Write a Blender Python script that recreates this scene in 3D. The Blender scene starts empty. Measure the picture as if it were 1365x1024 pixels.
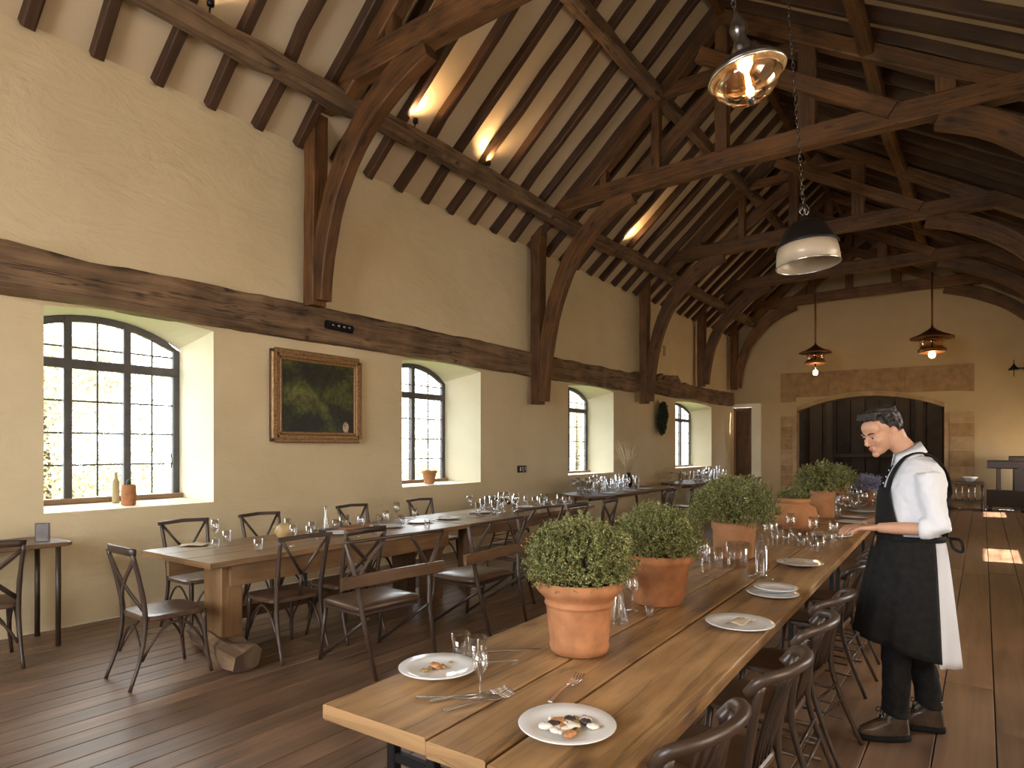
import bpy, math, random
from mathutils import Vector, Matrix, noise
PI = math.pi
rnd = random.Random(7)
scene = bpy.context.scene
COL = scene.collection

# ------------------------------------------------------------------ camera, world, light, exposure
CAM_H = 1.555
YAW = math.radians(36.1)
cam_data = bpy.data.cameras.new('camera')
cam_data.sensor_width = 36.0
cam_data.lens = 22.71
cam_data.shift_y = 0.063
cam_data.clip_end = 300
cam = bpy.data.objects.new('camera', cam_data)
cam.location = (0, 0, CAM_H)
cam.rotation_euler = (PI/2, 0, YAW)
COL.objects.link(cam)
scene.camera = cam

scene.view_settings.view_transform = 'Standard'
scene.view_settings.look = 'None'
scene.view_settings.gamma = 1.0
scene.view_settings.use_curve_mapping = False
scene.view_settings.exposure = 0.17
scene.cycles.max_bounces = 10
scene.cycles.diffuse_bounces = 5
scene.cycles.glossy_bounces = 4
scene.cycles.transparent_max_bounces = 24
scene.cycles.caustics_reflective = False
scene.cycles.caustics_refractive = False
scene.cycles.sample_clamp_indirect = 6.0

world = bpy.data.worlds.new('sky')
scene.world = world
world.use_nodes = True
wn = world.node_tree
for n in list(wn.nodes):
    wn.nodes.remove(n)
wo = wn.nodes.new('ShaderNodeOutputWorld')
wb = wn.nodes.new('ShaderNodeBackground')
wb.inputs['Color'].default_value = (0.88, 0.94, 1.0, 1)
wb.inputs['Strength'].default_value = 13.0
wn.links.new(wb.outputs[0], wo.inputs[0])

def light(name, kind, loc, energy, color, rot=None, to=None, **kw):
    d = bpy.data.lights.new(name, kind)
    d.energy = energy
    d.color = color
    for k, v in kw.items():
        setattr(d, k, v)
    o = bpy.data.objects.new(name, d)
    o.location = loc
    if to is not None:
        o.rotation_euler = (Vector(to)-Vector(loc)).to_track_quat('-Z', 'Y').to_euler()
    elif rot is not None:
        o.rotation_euler = rot
    COL.objects.link(o)
    return o

SUN_DIR = Vector((-0.78, -0.12, -0.614)).normalized()
light('sun', 'SUN', (10, 5, 20), 34.0, (1.0, 0.95, 0.86), to=Vector((10, 5, 20))+SUN_DIR, angle=0.012)

# the windows of the right wall and behind the camera: where the daylight enters on the unseen sides
XL, XR = -6.45, 1.70
YB, YE = -3.6, 20.6
RIGHT_WINDOWS = [(-2.4, -0.6), (1.2, 3.0), (5.4, 7.2), (11.3, 12.8), (18.5, 20.0)]
LEFT_WINDOWS = [  # y0, y1, sill, head at the wall face;  frame y0, y1;  number of lights
    (2.09, 3.59, 1.00, 2.80, 1.93, 3.50, 3),
    (6.28, 8.00, 1.02, 2.80, 6.30, 7.74, 2),
    (10.68, 12.57, 1.04, 2.80, 10.75, 12.36, 2),
    (16.05, 18.80, 1.04, 2.80, 16.2, 18.5, 3),
]
def portal(name, loc, sx, sy, to):
    o = light(name, 'AREA', loc, 1.0, (1, 1, 1), to=to, shape='RECTANGLE', size=sx, size_y=sy)
    o.data.cycles.is_portal = True
for w in LEFT_WINDOWS:
    portal('window_portal', (-7.12, (w[4]+w[5])/2, 1.93), w[5]-w[4], 1.9, (0, (w[4]+w[5])/2, 1.93))
for a, b in RIGHT_WINDOWS:
    # the daylight of a bright sky at each opening of the unseen right wall
    top = 1.80 if a > 10 else 2.9
    light('window_daylight', 'AREA', (XR+0.56, (a+b)/2, (1.0+top)/2), 26.0*(top-1.0), (1.0, 0.95, 0.87),
          to=(XR-4, (a+b)/2, (1.0+top)/2), shape='RECTANGLE', size=b-a-.1, size_y=top-1.1)
light('gable_window_daylight', 'AREA', (-2.5, YB-0.25, 2.6), 42.0, (1.0, 0.95, 0.87), to=(-2.5, 4, 2.4),
      shape='RECTANGLE', size=4.4, size_y=2.6)

# ------------------------------------------------------------------ helpers
def tag(o, label=None, cat=None, group=None, kind=None):
    if label: o['label'] = label
    if cat: o['category'] = cat
    if group: o['group'] = group
    if kind: o['kind'] = kind
    return o

def thing(name, label, cat, loc=(0, 0, 0), rz=0.0, group=None, kind=None):
    o = bpy.data.objects.new(name, None)
    o.empty_display_size = 0.1
    o.location = loc
    o.rotation_euler = (0, 0, rz)
    COL.objects.link(o)
    return tag(o, label, cat, group, kind)

class MB:
    def __init__(s):
        s.v = []; s.f = []; s.uv = []; s.sm = []; s.mi = []
    def face(s, idx, uv=None, smooth=False, mi=0):
        s.f.append(tuple(idx)); s.uv.append(uv); s.sm.append(smooth); s.mi.append(mi)
    def poly(s, pts, smooth=False, mi=0, uv=None):
        b = len(s.v)
        s.v += [tuple(p) for p in pts]
        s.face(range(b, b+len(pts)), uv, smooth, mi)
    def box(s, c, d, rz=0.0, rot=None, mi=0):
        m = rot if rot is not None else Matrix.Rotation(rz, 3, 'Z')
        c = Vector(c)
        b = len(s.v)
        for x in (-1, 1):
            for y in (-1, 1):
                for z in (-1, 1):
                    s.v.append(tuple(c + m @ Vector((x*d[0]/2, y*d[1]/2, z*d[2]/2))))
        for q in ((0, 1, 3, 2), (4, 6, 7, 5), (0, 4, 5, 1), (2, 3, 7, 6), (0, 2, 6, 4), (1, 5, 7, 3)):
            s.face([b+i for i in q], None, False, mi)
    def rings(s, rings, closed=True, caps=True, smooth=True, uvs=None, loop=False, mi=0):
        b = len(s.v)
        n = len(rings[0])
        for r in rings:
            s.v += [tuple(p) for p in r]
        m = len(rings)
        for i in range(m if loop else m-1):
            i2 = (i+1) % m
            for j in range(n if closed else n-1):
                j2 = (j+1) % n
                uv = None
                if uvs:
                    U, V = uvs
                    v2 = V[j+1]
                    uv = [(U[i], V[j]), (U[i], v2), (U[i2], v2), (U[i2], V[j])]
                s.face([b+i*n+j, b+i*n+j2, b+i2*n+j2, b+i2*n+j], uv, smooth, mi)
        if caps and closed and not loop:
            s.face([b+j for j in reversed(range(n))], [(0, 0.02*j) for j in range(n)] if uvs else None, False, mi)
            s.face([b+(m-1)*n+j for j in range(n)], [(0, 0.02*j) for j in range(n)] if uvs else None, False, mi)
    def tube(s, pts, r, n=8, closed=False, mi=0, flat=1.0, caps=True):
        pts = [Vector(p) for p in pts]
        m = len(pts)
        rad = r if isinstance(r, (list, tuple)) else [r]*m
        out = []
        prev = None
        for i, p in enumerate(pts):
            if closed:
                t = pts[(i+1) % m]-pts[i-1]
            else:
                t = pts[min(i+1, m-1)]-pts[max(i-1, 0)]
            if t.length < 1e-9: t = Vector((0, 0, 1))
            t.normalize()
            if prev is None:
                a = Vector((0, 0, 1)) if abs(t.z) < 0.9 else Vector((1, 0, 0))
                u = (a - t*a.dot(t)).normalized()
            else:
                u = prev - t*prev.dot(t)
                u = u.normalized() if u.length > 1e-6 else prev
            prev = u
            w = t.cross(u)
            out.append([p + (u*math.cos(2*PI*j/n) + w*math.sin(2*PI*j/n)*flat)*rad[i] for j in range(n)])
        s.rings(out, smooth=True, loop=closed, mi=mi, caps=caps)
    def sweep(s, pts, w, h, up=(0, 0, 1), cham=0.12, jit=0.0, seg=0.0, seed=0, tw=None, th=None, smooth=False):
        pts = [Vector(p) for p in pts]
        if seg > 0:
            q = [pts[0]]
            for a, b in zip(pts[:-1], pts[1:]):
                k = max(1, int((b-a).length/seg))
                q += [a.lerp(b, i/k) for i in range(1, k+1)]
            pts = q
        up = Vector(up).normalized()
        m = len(pts)
        R = []; U = []; L = 0.0
        c = cham*min(w, h)
        for i, p in enumerate(pts):
            t = (pts[min(i+1, m-1)]-pts[max(i-1, 0)]).normalized()
            if i: L += (p-pts[i-1]).length
            U.append(L)
            side = t.cross(up)
            side = side.normalized() if side.length > 1e-6 else Vector((1, 0, 0))
            u2 = side.cross(t).normalized()
            f = i/(m-1)
            ww = w if tw is None else w*(1+(tw-1)*f)
            hh = h if th is None else h*(1+(th-1)*f)
            a, b = ww/2, hh/2
            prof = [(-a+c, -b), (a-c, -b), (a, -b+c), (a, b-c), (a-c, b), (-a+c, b), (-a, b-c), (-a, -b+c)]
            ring = []
            for k, (x, y) in enumerate(prof):
                if jit:
                    g = noise.noise(Vector((L*1.7+seed*3.1, k*2.3, seed*7.7)))*jit*2 + noise.noise(Vector((L*7+seed, k*5.3, seed*1.3)))*jit
                    sx = 1+g/max(a, .01); sy = 1+g/max(b, .01)
                else:
                    sx = sy = 1
                ring.append(p+side*x*sx+u2*y*sy)
            R.append(ring)
        per = [0, w, w+.001, w+h, w+h+.001, 2*w+h, 2*w+h+.001, 2*w+2*h, 2*w+2*h+.001]
        s.rings(R, smooth=smooth, uvs=(U, per))
    def lathe(s, prof, n=24, c=(0, 0, 0), mi=0, smooth=True):
        c = Vector(c)
        R = [[c+Vector((r*math.cos(2*PI*j/n), r*math.sin(2*PI*j/n), z)) for j in range(n)] for r, z in prof]
        s.rings(R, caps=True, smooth=smooth, mi=mi)
    def ellipsoid(s, c, r, n=12, m=8, rot=None, mi=0, noise_amp=0.0, seed=0):
        c = Vector(c)
        R = []
        for i in range(m+1):
            th = PI*i/m
            ring = []
            for j in range(n):
                a = 2*PI*j/n
                d = Vector((math.sin(th)*math.cos(a), math.sin(th)*math.sin(a), -math.cos(th)))
                k = 1 + (noise.noise(d*2.1+Vector((seed*3.3, seed, 0)))*noise_amp if noise_amp else 0)
                p = Vector((d.x*r[0], d.y*r[1], d.z*r[2]))*k
                if rot is not None: p = rot @ p
                ring.append(c+p)
            R.append(ring)
        s.rings(R, caps=False, smooth=True, mi=mi)
    def extrude(s, poly, d, mi=0, smooth=False):
        # poly: list of 3D points (planar); d: vector
        d = Vector(d); n = len(poly); b = len(s.v)
        s.v += [tuple(p) for p in poly] + [tuple(Vector(p)+d) for p in poly]
        s.face(list(range(b, b+n)), None, False, mi)
        s.face([b+n+i for i in reversed(range(n))], None, False, mi)
        for i in range(n):
            j = (i+1) % n
            s.face([b+i, b+j, b+n+j, b+n+i], None, smooth, mi)
    def mesh(s, name):
        me = bpy.data.meshes.new(name)
        me.from_pydata([tuple(p) for p in s.v], [], s.f)
        if any(u is not None for u in s.uv):
            uvl = me.uv_layers.new(name='UVMap').data
            k = 0
            for f, uv in zip(s.f, s.uv):
                for q in range(len(f)):
                    if uv is not None: uvl[k].uv = uv[q]
                    k += 1
        me.polygons.foreach_set('use_smooth', s.sm)
        if any(s.mi): me.polygons.foreach_set('material_index', s.mi)
        return me
    def build(s, name, mat, parent=None, label=None, loc=None, rz=None, fix=True, kind=None, cat=None, group=None):
        me = s.mesh(name)
        if fix:
            import bmesh
            bm = bmesh.new(); bm.from_mesh(me)
            bmesh.ops.recalc_face_normals(bm, faces=bm.faces)
            bm.to_mesh(me); bm.free()
        for mt in (mat if isinstance(mat, (list, tuple)) else [mat]):
            me.materials.append(mt)
        o = bpy.data.objects.new(name, me)
        COL.objects.link(o)
        if parent is not None: o.parent = parent
        if loc is not None: o.location = loc
        if rz is not None: o.rotation_euler = (0, 0, rz)
        return tag(o, label, cat, group, kind)

CHILD = {}
def kids(o):
    return [c for c in o.children]
def copy_tree(o, loc=None, rz=None, label=None, group=None, parent=None):
    c = o.copy(); COL.objects.link(c)
    if parent is not None: c.parent = parent
    if loc is not None: c.location = loc
    if rz is not None: c.rotation_euler = (0, 0, rz)
    if label: c['label'] = label
    if group: c['group'] = group
    for ch in list(o.children):
        copy_tree(ch, parent=c)
    return c

def bez(p0, p1, p2, n=10):
    p0, p1, p2 = Vector(p0), Vector(p1), Vector(p2)
    return [p0*(1-t)**2 + p1*2*t*(1-t) + p2*t*t for t in [i/n for i in range(n+1)]]
def smooth_pts(pts, k=4):
    # Catmull-Rom through the points
    P = [Vector(p) for p in pts]
    P = [P[0]*2-P[1]] + P + [P[-1]*2-P[-2]]
    out = []
    for i in range(1, len(P)-2):
        for j in range(k):
            t = j/k
            a, b, c, d = P[i-1], P[i], P[i+1], P[i+2]
            out.append(0.5*((2*b)+(c-a)*t+(2*a-5*b+4*c-d)*t*t+(3*b-a-3*c+d)*t**3))
    out.append(P[-2])
    return out

# ------------------------------------------------------------------ materials
def newmat(name):
    m = bpy.data.materials.new(name); m.use_nodes = True
    nt = m.node_tree
    for n in list(nt.nodes): nt.nodes.remove(n)
    out = nt.nodes.new('ShaderNodeOutputMaterial')
    b = nt.nodes.new('ShaderNodeBsdfPrincipled')
    nt.links.new(b.outputs[0], out.inputs[0])
    return m, nt, b, out
def nd(nt, t, **kw):
    n = nt.nodes.new(t)
    for k, v in kw.items():
        if k in n.inputs: n.inputs[k].default_value = v
        else: setattr(n, k, v)
    return n
def ramp(nt, fac, stops):
    r = nt.nodes.new('ShaderNodeValToRGB')
    while len(r.color_ramp.elements) < len(stops): r.color_ramp.elements.new(0.5)
    for e, (p, c) in zip(r.color_ramp.elements, stops):
        e.position = p; e.color = (*c, 1)
    nt.links.new(fac, r.inputs[0])
    return r.outputs[0]
def bump(nt, b, h, strength, dist=0.01):
    n = nd(nt, 'ShaderNodeBump', Strength=strength, Distance=dist)
    nt.links.new(h, n.inputs['Height'])
    nt.links.new(n.outputs[0], b.inputs['Normal'])

def m_plain(name, col, rough=0.5, metal=0.0, var=0.12, scale=8, bmp=0.0, spec=0.5, coat=0.0):
    m, nt, b, out = newmat(name)
    tc = nd(nt, 'ShaderNodeTexCoord')
    nz = nd(nt, 'ShaderNodeTexNoise', Scale=scale, Detail=4.0)
    nt.links.new(tc.outputs['Object'], nz.inputs['Vector'])
    c = ramp(nt, nz.outputs['Fac'], [(0.3, tuple(x*(1-var) for x in col)), (0.7, tuple(min(1, x*(1+var)) for x in col))])
    nt.links.new(c, b.inputs['Base Color'])
    b.inputs['Roughness'].default_value = rough
    b.inputs['Metallic'].default_value = metal
    b.inputs['Specular IOR Level'].default_value = spec
    b.inputs['Coat Weight'].default_value = coat
    if bmp: bump(nt, b, nz.outputs['Fac'], bmp, 0.004)
    return m

def m_plaster(name, c1, c2, bmp=0.35):
    m, nt, b, out = newmat(name)
    tc = nd(nt, 'ShaderNodeTexCoord')
    n1 = nd(nt, 'ShaderNodeTexNoise', Scale=0.7, Detail=6.0, Roughness=0.6)
    nt.links.new(tc.outputs['Object'], n1.inputs['Vector'])
    c = ramp(nt, n1.outputs['Fac'], [(0.32, c1), (0.68, c2)])
    n2 = nd(nt, 'ShaderNodeTexNoise', Scale=2.5, Detail=8.0, Roughness=0.65, Distortion=0.6)
    mp = nd(nt, 'ShaderNodeMapping', Scale=(1, 0.6, 1.4))
    nt.links.new(tc.outputs['Object'], mp.inputs['Vector'])
    nt.links.new(mp.outputs[0], n2.inputs['Vector'])
    nt.links.new(c, b.inputs['Base Color'])
    b.inputs['Roughness'].default_value = 0.9
    b.inputs['Specular IOR Level'].default_value = 0.15
    bump(nt, b, n2.outputs['Fac'], bmp, 0.03)
    return m

def m_wood(name, dark, light_, rough=0.5, gu=1.2, gv=22.0, bmp=0.4, crack=0.0, spec=0.4, coat=0.0, knots=False, rv=0.16):
    m, nt, b, out = newmat(name)
    uv = nd(nt, 'ShaderNodeUVMap')
    oi = nd(nt, 'ShaderNodeObjectInfo')
    add = nd(nt, 'ShaderNodeVectorMath', operation='ADD')
    mul = nd(nt, 'ShaderNodeVectorMath', operation='SCALE'); mul.inputs['Scale'].default_value = 17.0
    cx = nd(nt, 'ShaderNodeCombineXYZ')
    nt.links.new(oi.outputs['Random'], cx.inputs[0]); nt.links.new(oi.outputs['Random'], cx.inputs[1]); nt.links.new(oi.outputs['Random'], cx.inputs[2])
    nt.links.new(cx.outputs[0], mul.inputs[0])
    nt.links.new(uv.outputs[0], add.inputs[0]); nt.links.new(mul.outputs[0], add.inputs[1])
    mp = nd(nt, 'ShaderNodeMapping', Scale=(gu, gv, 1))
    nt.links.new(add.outputs[0], mp.inputs['Vector'])
    n1 = nd(nt, 'ShaderNodeTexNoise', Scale=1.0, Detail=7.0, Roughness=0.62, Distortion=0.5)
    nt.links.new(mp.outputs[0], n1.inputs['Vector'])
    n2 = nd(nt, 'ShaderNodeTexNoise', Scale=2.2, Detail=3.0)
    nt.links.new(add.outputs[0], n2.inputs['Vector'])
    mx = nd(nt, 'ShaderNodeMath', operation='MULTIPLY_ADD'); mx.inputs[1].default_value = 0.55
    nt.links.new(n1.outputs['Fac'], mx.inputs[0])
    m2 = nd(nt, 'ShaderNodeMath', operation='MULTIPLY'); m2.inputs[1].default_value = 0.45
    nt.links.new(n2.outputs['Fac'], m2.inputs[0]); nt.links.new(m2.outputs[0], mx.inputs[2])
    mid = tuple((a+c)/2 for a, c in zip(dark, light_))
    c = ramp(nt, mx.outputs[0], [(0.34, dark), (0.5, mid), (0.66, light_)])
    # per-piece brightness
    hs = nd(nt, 'ShaderNodeHueSaturation')
    mr = nd(nt, 'ShaderNodeMapRange'); mr.inputs['To Min'].default_value = 1-rv; mr.inputs['To Max'].default_value = 1+rv
    nt.links.new(oi.outputs['Random'], mr.inputs['Value']); nt.links.new(mr.outputs[0], hs.inputs['Value'])
    nt.links.new(c, hs.inputs['Color'])
    colr = hs.outputs[0]
    h = mx.outputs[0]
    if crack:
        mp3 = nd(nt, 'ShaderNodeMapping', Scale=(0.35, 7, 1))
        nt.links.new(add.outputs[0], mp3.inputs['Vector'])
        n3 = nd(nt, 'ShaderNodeTexNoise', Scale=1.0, Detail=5.0, Roughness=0.5)
        nt.links.new(mp3.outputs[0], n3.inputs['Vector'])
        k = ramp(nt, n3.outputs['Fac'], [(0.485, (1, 1, 1)), (0.498, (0.15, 0.15, 0.15)), (0.512, (1, 1, 1))])
        mm = nd(nt, 'ShaderNodeMix', data_type='RGBA', blend_type='MULTIPLY'); mm.inputs[0].default_value = crack
        nt.links.new(colr, mm.inputs[6]); nt.links.new(k, mm.inputs[7])
        colr = mm.outputs[2]
    if knots:
        n4 = nd(nt, 'ShaderNodeTexVoronoi', Scale=1.0)
        mp4 = nd(nt, 'ShaderNodeMapping', Scale=(2.2, 5.5, 1))
        nt.links.new(add.outputs[0], mp4.inputs['Vector']); nt.links.new(mp4.outputs[0], n4.inputs['Vector'])
        k = ramp(nt, n4.outputs['Distance'], [(0.07, (0.25, 0.20, 0.17)), (0.20, (1, 1, 1))])
        mm = nd(nt, 'ShaderNodeMix', data_type='RGBA', blend_type='MULTIPLY'); mm.inputs[0].default_value = 0.75
        nt.links.new(colr, mm.inputs[6]); nt.links.new(k, mm.inputs[7])
        colr = mm.outputs[2]
    nt.links.new(colr, b.inputs['Base Color'])
    rr = nd(nt, 'ShaderNodeMapRange'); rr.inputs['To Min'].default_value = rough-0.04; rr.inputs['To Max'].default_value = rough+0.14
    nt.links.new(n2.outputs['Fac'], rr.inputs['Value']); nt.links.new(rr.outputs[0], b.inputs['Roughness'])
    b.inputs['Specular IOR Level'].default_value = spec
    b.inputs['Coat Weight'].default_value = coat
    bump(nt, b, h, bmp, 0.006)
    return m

def m_glass(name, tint=(0.98, 0.99, 1.0), gloss=1.0, base=0.05):
    m, nt, b, out = newmat(name)
    nt.nodes.remove(b)
    tr = nd(nt, 'ShaderNodeBsdfTransparent'); tr.inputs[0].default_value = (*tint, 1)
    gl = nd(nt, 'ShaderNodeBsdfGlossy'); gl.inputs['Roughness'].default_value = 0.03; gl.inputs['Color'].default_value = (gloss, gloss, gloss, 1)
    lw = nd(nt, 'ShaderNodeLayerWeight', Blend=0.28)
    mr = nd(nt, 'ShaderNodeMapRange'); mr.inputs['To Min'].default_value = base; mr.inputs['To Max'].default_value = 0.9
    nt.links.new(lw.outputs['Facing'], mr.inputs['Value'])
    mx = nd(nt, 'ShaderNodeMixShader')
    nt.links.new(mr.outputs[0], mx.inputs[0]); nt.links.new(tr.outputs[0], mx.inputs[1]); nt.links.new(gl.outputs[0], mx.inputs[2])
    nt.links.new(mx.outputs[0], out.inputs[0])
    return m

def m_emit(name, col, strength):
    m, nt, b, out = newmat(name)
    nt.nodes.remove(b)
    e = nd(nt, 'ShaderNodeEmission', Strength=strength); e.inputs[0].default_value = (*col, 1)
    nt.links.new(e.outputs[0], out.inputs[0])
    return m

def m_leaf(name, cols, trans=0.25):
    m, nt, b, out = newmat(name)
    tc = nd(nt, 'ShaderNodeTexCoord')
    gi = nd(nt, 'ShaderNodeNewGeometry')
    r = ramp(nt, gi.outputs['Random Per Island'], [(i/(len(cols)-1), c) for i, c in enumerate(cols)])
    nt.links.new(r, b.inputs['Base Color'])
    b.inputs['Roughness'].default_value = 0.55
    tl = nd(nt, 'ShaderNodeBsdfTranslucent'); nt.links.new(r, tl.inputs[0])
    mx = nd(nt, 'ShaderNodeMixShader'); mx.inputs[0].default_value = trans
    nt.links.new(b.outputs[0], mx.inputs[1]); nt.links.new(tl.outputs[0], mx.inputs[2])
    nt.links.new(mx.outputs[0], out.inputs[0])
    return m

M = {}
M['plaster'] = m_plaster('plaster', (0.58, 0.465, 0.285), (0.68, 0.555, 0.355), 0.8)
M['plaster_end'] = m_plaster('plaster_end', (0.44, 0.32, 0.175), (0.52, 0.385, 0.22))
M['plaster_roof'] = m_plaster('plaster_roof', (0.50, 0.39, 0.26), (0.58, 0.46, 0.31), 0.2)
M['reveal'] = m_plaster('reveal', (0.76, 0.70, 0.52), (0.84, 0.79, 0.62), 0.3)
M['timber'] = m_wood('timber', (0.034, 0.014, 0.004), (0.20, 0.085, 0.025), rough=0.55, gu=1.4, gv=26, bmp=0.7, crack=0.6, knots=True)
M['rafter'] = m_wood('rafter', (0.028, 0.013, 0.006), (0.092, 0.042, 0.017), rough=0.6, gu=1.0, gv=20, bmp=0.5)
M['old_beam'] = m_wood('old_beam', (0.050, 0.028, 0.014), (0.25, 0.155, 0.085), rough=0.75, gu=1.1, gv=15, bmp=1.0, crack=1.0, knots=True)
M['floor'] = m_wood('floor', (0.080, 0.044, 0.025), (0.25, 0.148, 0.088), rough=0.33, gu=0.8, gv=14, bmp=0.18, spec=0.5, rv=0.22)
M['subfloor'] = m_plain('subfloor', (0.012, 0.007, 0.004), 0.9)
M['table'] = m_wood('table', (0.12, 0.058, 0.020), (0.46, 0.275, 0.125), rough=0.36, gu=1.6, gv=15, bmp=0.4, crack=0.55, knots=True, spec=0.45, rv=0.10)
M['table_left'] = m_wood('table_left', (0.12, 0.062, 0.026), (0.32, 0.185, 0.085), rough=0.32, gu=1.2, gv=14, bmp=0.2, spec=0.5, rv=0.08)
M['table_dark'] = m_wood('table_dark', (0.07, 0.035, 0.016), (0.20, 0.11, 0.05), rough=0.35, gu=1.2, gv=14, bmp=0.2)
M['chair'] = m_wood('chair_wood', (0.022, 0.013, 0.009), (0.070, 0.042, 0.028), rough=0.33, gu=2.0, gv=30, bmp=0.1, spec=0.5)
M['door_wood'] = m_wood('door_wood', (0.060, 0.026, 0.010), (0.16, 0.075, 0.03), rough=0.5, gu=1.5, gv=18)
M['log'] = m_wood('log', (0.05, 0.028, 0.015), (0.26, 0.16, 0.085), rough=0.85, gu=3, gv=9, bmp=1.0, crack=0.6)
M['leather'] = m_plain('leather', (0.085, 0.047, 0.028), 0.28, var=0.3, scale=14, bmp=0.15)
M['window_iron'] = m_plain('window_iron', (0.070, 0.062, 0.066), 0.5, var=0.2)
M['black_metal'] = m_plain('black_metal', (0.015, 0.015, 0.017), 0.4, 0.6)
M['chrome'] = m_plain('chrome', (0.80, 0.80, 0.82), 0.24, 1.0, var=0.03)
M['dull_metal'] = m_plain('dull_metal', (0.16, 0.14, 0.13), 0.25, 0.9, var=0.3)
M['copper'] = m_plain('copper', (0.24, 0.10, 0.045), 0.4, 0.7, var=0.25)
M['terracotta'] = m_plain('terracotta', (0.36, 0.155, 0.068), 0.8, var=0.26, scale=13, bmp=0.25, spec=0.2)
M['terracotta_pale'] = m_plain('terracotta_pale', (0.40, 0.19, 0.088), 0.8, var=0.14, scale=9, bmp=0.2, spec=0.2)
M['soil'] = m_plain('soil', (0.03, 0.02, 0.013), 0.95, var=0.5, scale=60)
M['ceramic'] = m_plain('ceramic', (0.74, 0.74, 0.74), 0.12, var=0.03, spec=0.6)
M['stone'] = m_plain('stone', (0.33, 0.205, 0.105), 0.9, var=0.22, scale=5, bmp=0.4, spec=0.1)
M['stone_pale'] = m_plain('stone_pale', (0.40, 0.27, 0.15), 0.9, var=0.2, scale=5, bmp=0.4, spec=0.1)
M['soot'] = m_plain('soot', (0.022, 0.015, 0.011), 0.9, var=0.5, scale=3, bmp=0.4)
M['soot_wood'] = m_wood('soot_wood', (0.010, 0.006, 0.004), (0.040, 0.023, 0.014), rough=0.7)
M['glass'] = m_glass('clear_glass')
M['pane'] = m_glass('window_pane', (0.97, 0.985, 0.98), 0.8, 0.03)
M['glass_warm'] = m_glass('amber_glass', (1.0, 0.80, 0.55), 1.0, 0.10)
M['bulb'] = m_emit('bulb', (1.0, 0.60, 0.25), 60)
M['filament'] = m_emit('filament', (1.0, 0.72, 0.38), 260)
M['milk_glass'] = m_plain('milk_glass', (0.40, 0.34, 0.26), 0.3, var=0.05)
M['leaf'] = m_leaf('leaf', [(0.050, 0.062, 0.018), (0.14, 0.155, 0.045), (0.25, 0.26, 0.085), (0.55, 0.52, 0.25)])
M['leaf_dark'] = m_leaf('leaf_dark', [(0.012, 0.022, 0.009), (0.03, 0.05, 0.02), (0.06, 0.08, 0.03)])
M['leaf_out'] = m_leaf('leaf_out', [(0.20, 0.16, 0.08), (0.5, 0.44, 0.28), (0.8, 0.74, 0.55)], 0.4)
M['flower'] = m_leaf('lavender', [(0.20, 0.19, 0.30), (0.36, 0.34, 0.48), (0.5, 0.5, 0.6)])
M['stalk'] = m_plain('stalk', (0.42, 0.32, 0.17), 0.8)
M['twig'] = m_plain('twig', (0.06, 0.04, 0.025), 0.8)
M['grass_out'] = m_plain('lawn', (0.20, 0.24, 0.08), 0.9, var=0.3, scale=3)
# ------------------------------------------------------------------ room shell
WT = 0.55                     # depth of the window recess
ZW = 5.10                     # top of the side walls
RX, RZ = -3.04, 8.07          # ridge
SL = (RZ-ZW)/(RX-XL)          # left roof slope
SR = (RZ-ZW)/(XR-RX)

def arch_z(y, a, b, spring, rise):
    c = (a+b)/2; h = (b-a)/2
    t = max(-1, min(1, (y-c)/h))
    R = (h*h+rise*rise)/(2*rise)
    return spring + math.sqrt(max(0, R*R-(t*h)**2)) - (R-rise)

FX = XL-WT
N = 14
# left wall with splayed window recesses
wall = MB(); rev = MB()
ycur = YB-0.3
for (y0, y1, zs, zh, f0, f1, nl) in LEFT_WINDOWS:
    wall.poly([(XL, ycur, 0), (XL, y0, 0), (XL, y0, ZW), (XL, ycur, ZW)])
    wall.poly([(XL, y0, 0), (XL, y1, 0), (XL, y1, zs), (XL, y0, zs)])
    fr = []; bk = []
    for i in range(N+1):
        t = i/N
        ya = y0+(y1-y0)*t; yb = f0+(f1-f0)*t
        fr.append(Vector((XL, ya, arch_z(ya, y0, y1, zh-0.03, 0.05))))
        bk.append(Vector((FX, yb, arch_z(yb, f0, f1, 2.62, 0.22))))
    for i in range(N):
        a, b = fr[i], fr[i+1]
        wall.poly([a, b, (XL, b.y, ZW), (XL, a.y, ZW)])
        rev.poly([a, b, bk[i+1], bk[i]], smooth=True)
    fl, frr = Vector((XL, y0, zs)), Vector((XL, y1, zs))
    bl, br = Vector((FX, f0, 1.04)), Vector((FX, f1, 1.04))
    rev.poly([fl, frr, br, bl])
    rev.poly([fl, bl, bk[0], fr[0]])
    rev.poly([frr, fr[-1], bk[-1], br])
    ycur = y1
wall.poly([(XL, ycur, 0), (XL, YE+0.3, 0), (XL, YE+0.3, ZW), (XL, ycur, ZW)])
nb = len(wall.f)
for f, u, s_ in zip(rev.f, rev.uv, rev.sm):
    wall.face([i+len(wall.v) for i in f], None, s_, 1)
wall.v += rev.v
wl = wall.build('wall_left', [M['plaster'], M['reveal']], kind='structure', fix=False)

# right wall with plain openings (behind and beside the camera)
w = MB(); ycur = YB-0.3
for a, b in RIGHT_WINDOWS:
    w.box((XR+0.3, (ycur+a)/2, ZW/2), (0.6, a-ycur, ZW))
    top = 1.80 if a > 10 else 2.9
    w.box((XR+0.3, (a+b)/2, 0.5), (0.6, b-a, 1.0))
    w.box((XR+0.3, (a+b)/2, (top+ZW)/2), (0.6, b-a, ZW-top))
    ycur = b
w.box((XR+0.3, (ycur+YE+0.3)/2, ZW/2), (0.6, YE+0.3-ycur, ZW))
w.build('wall_right', M['plaster'], kind='structure')

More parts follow.
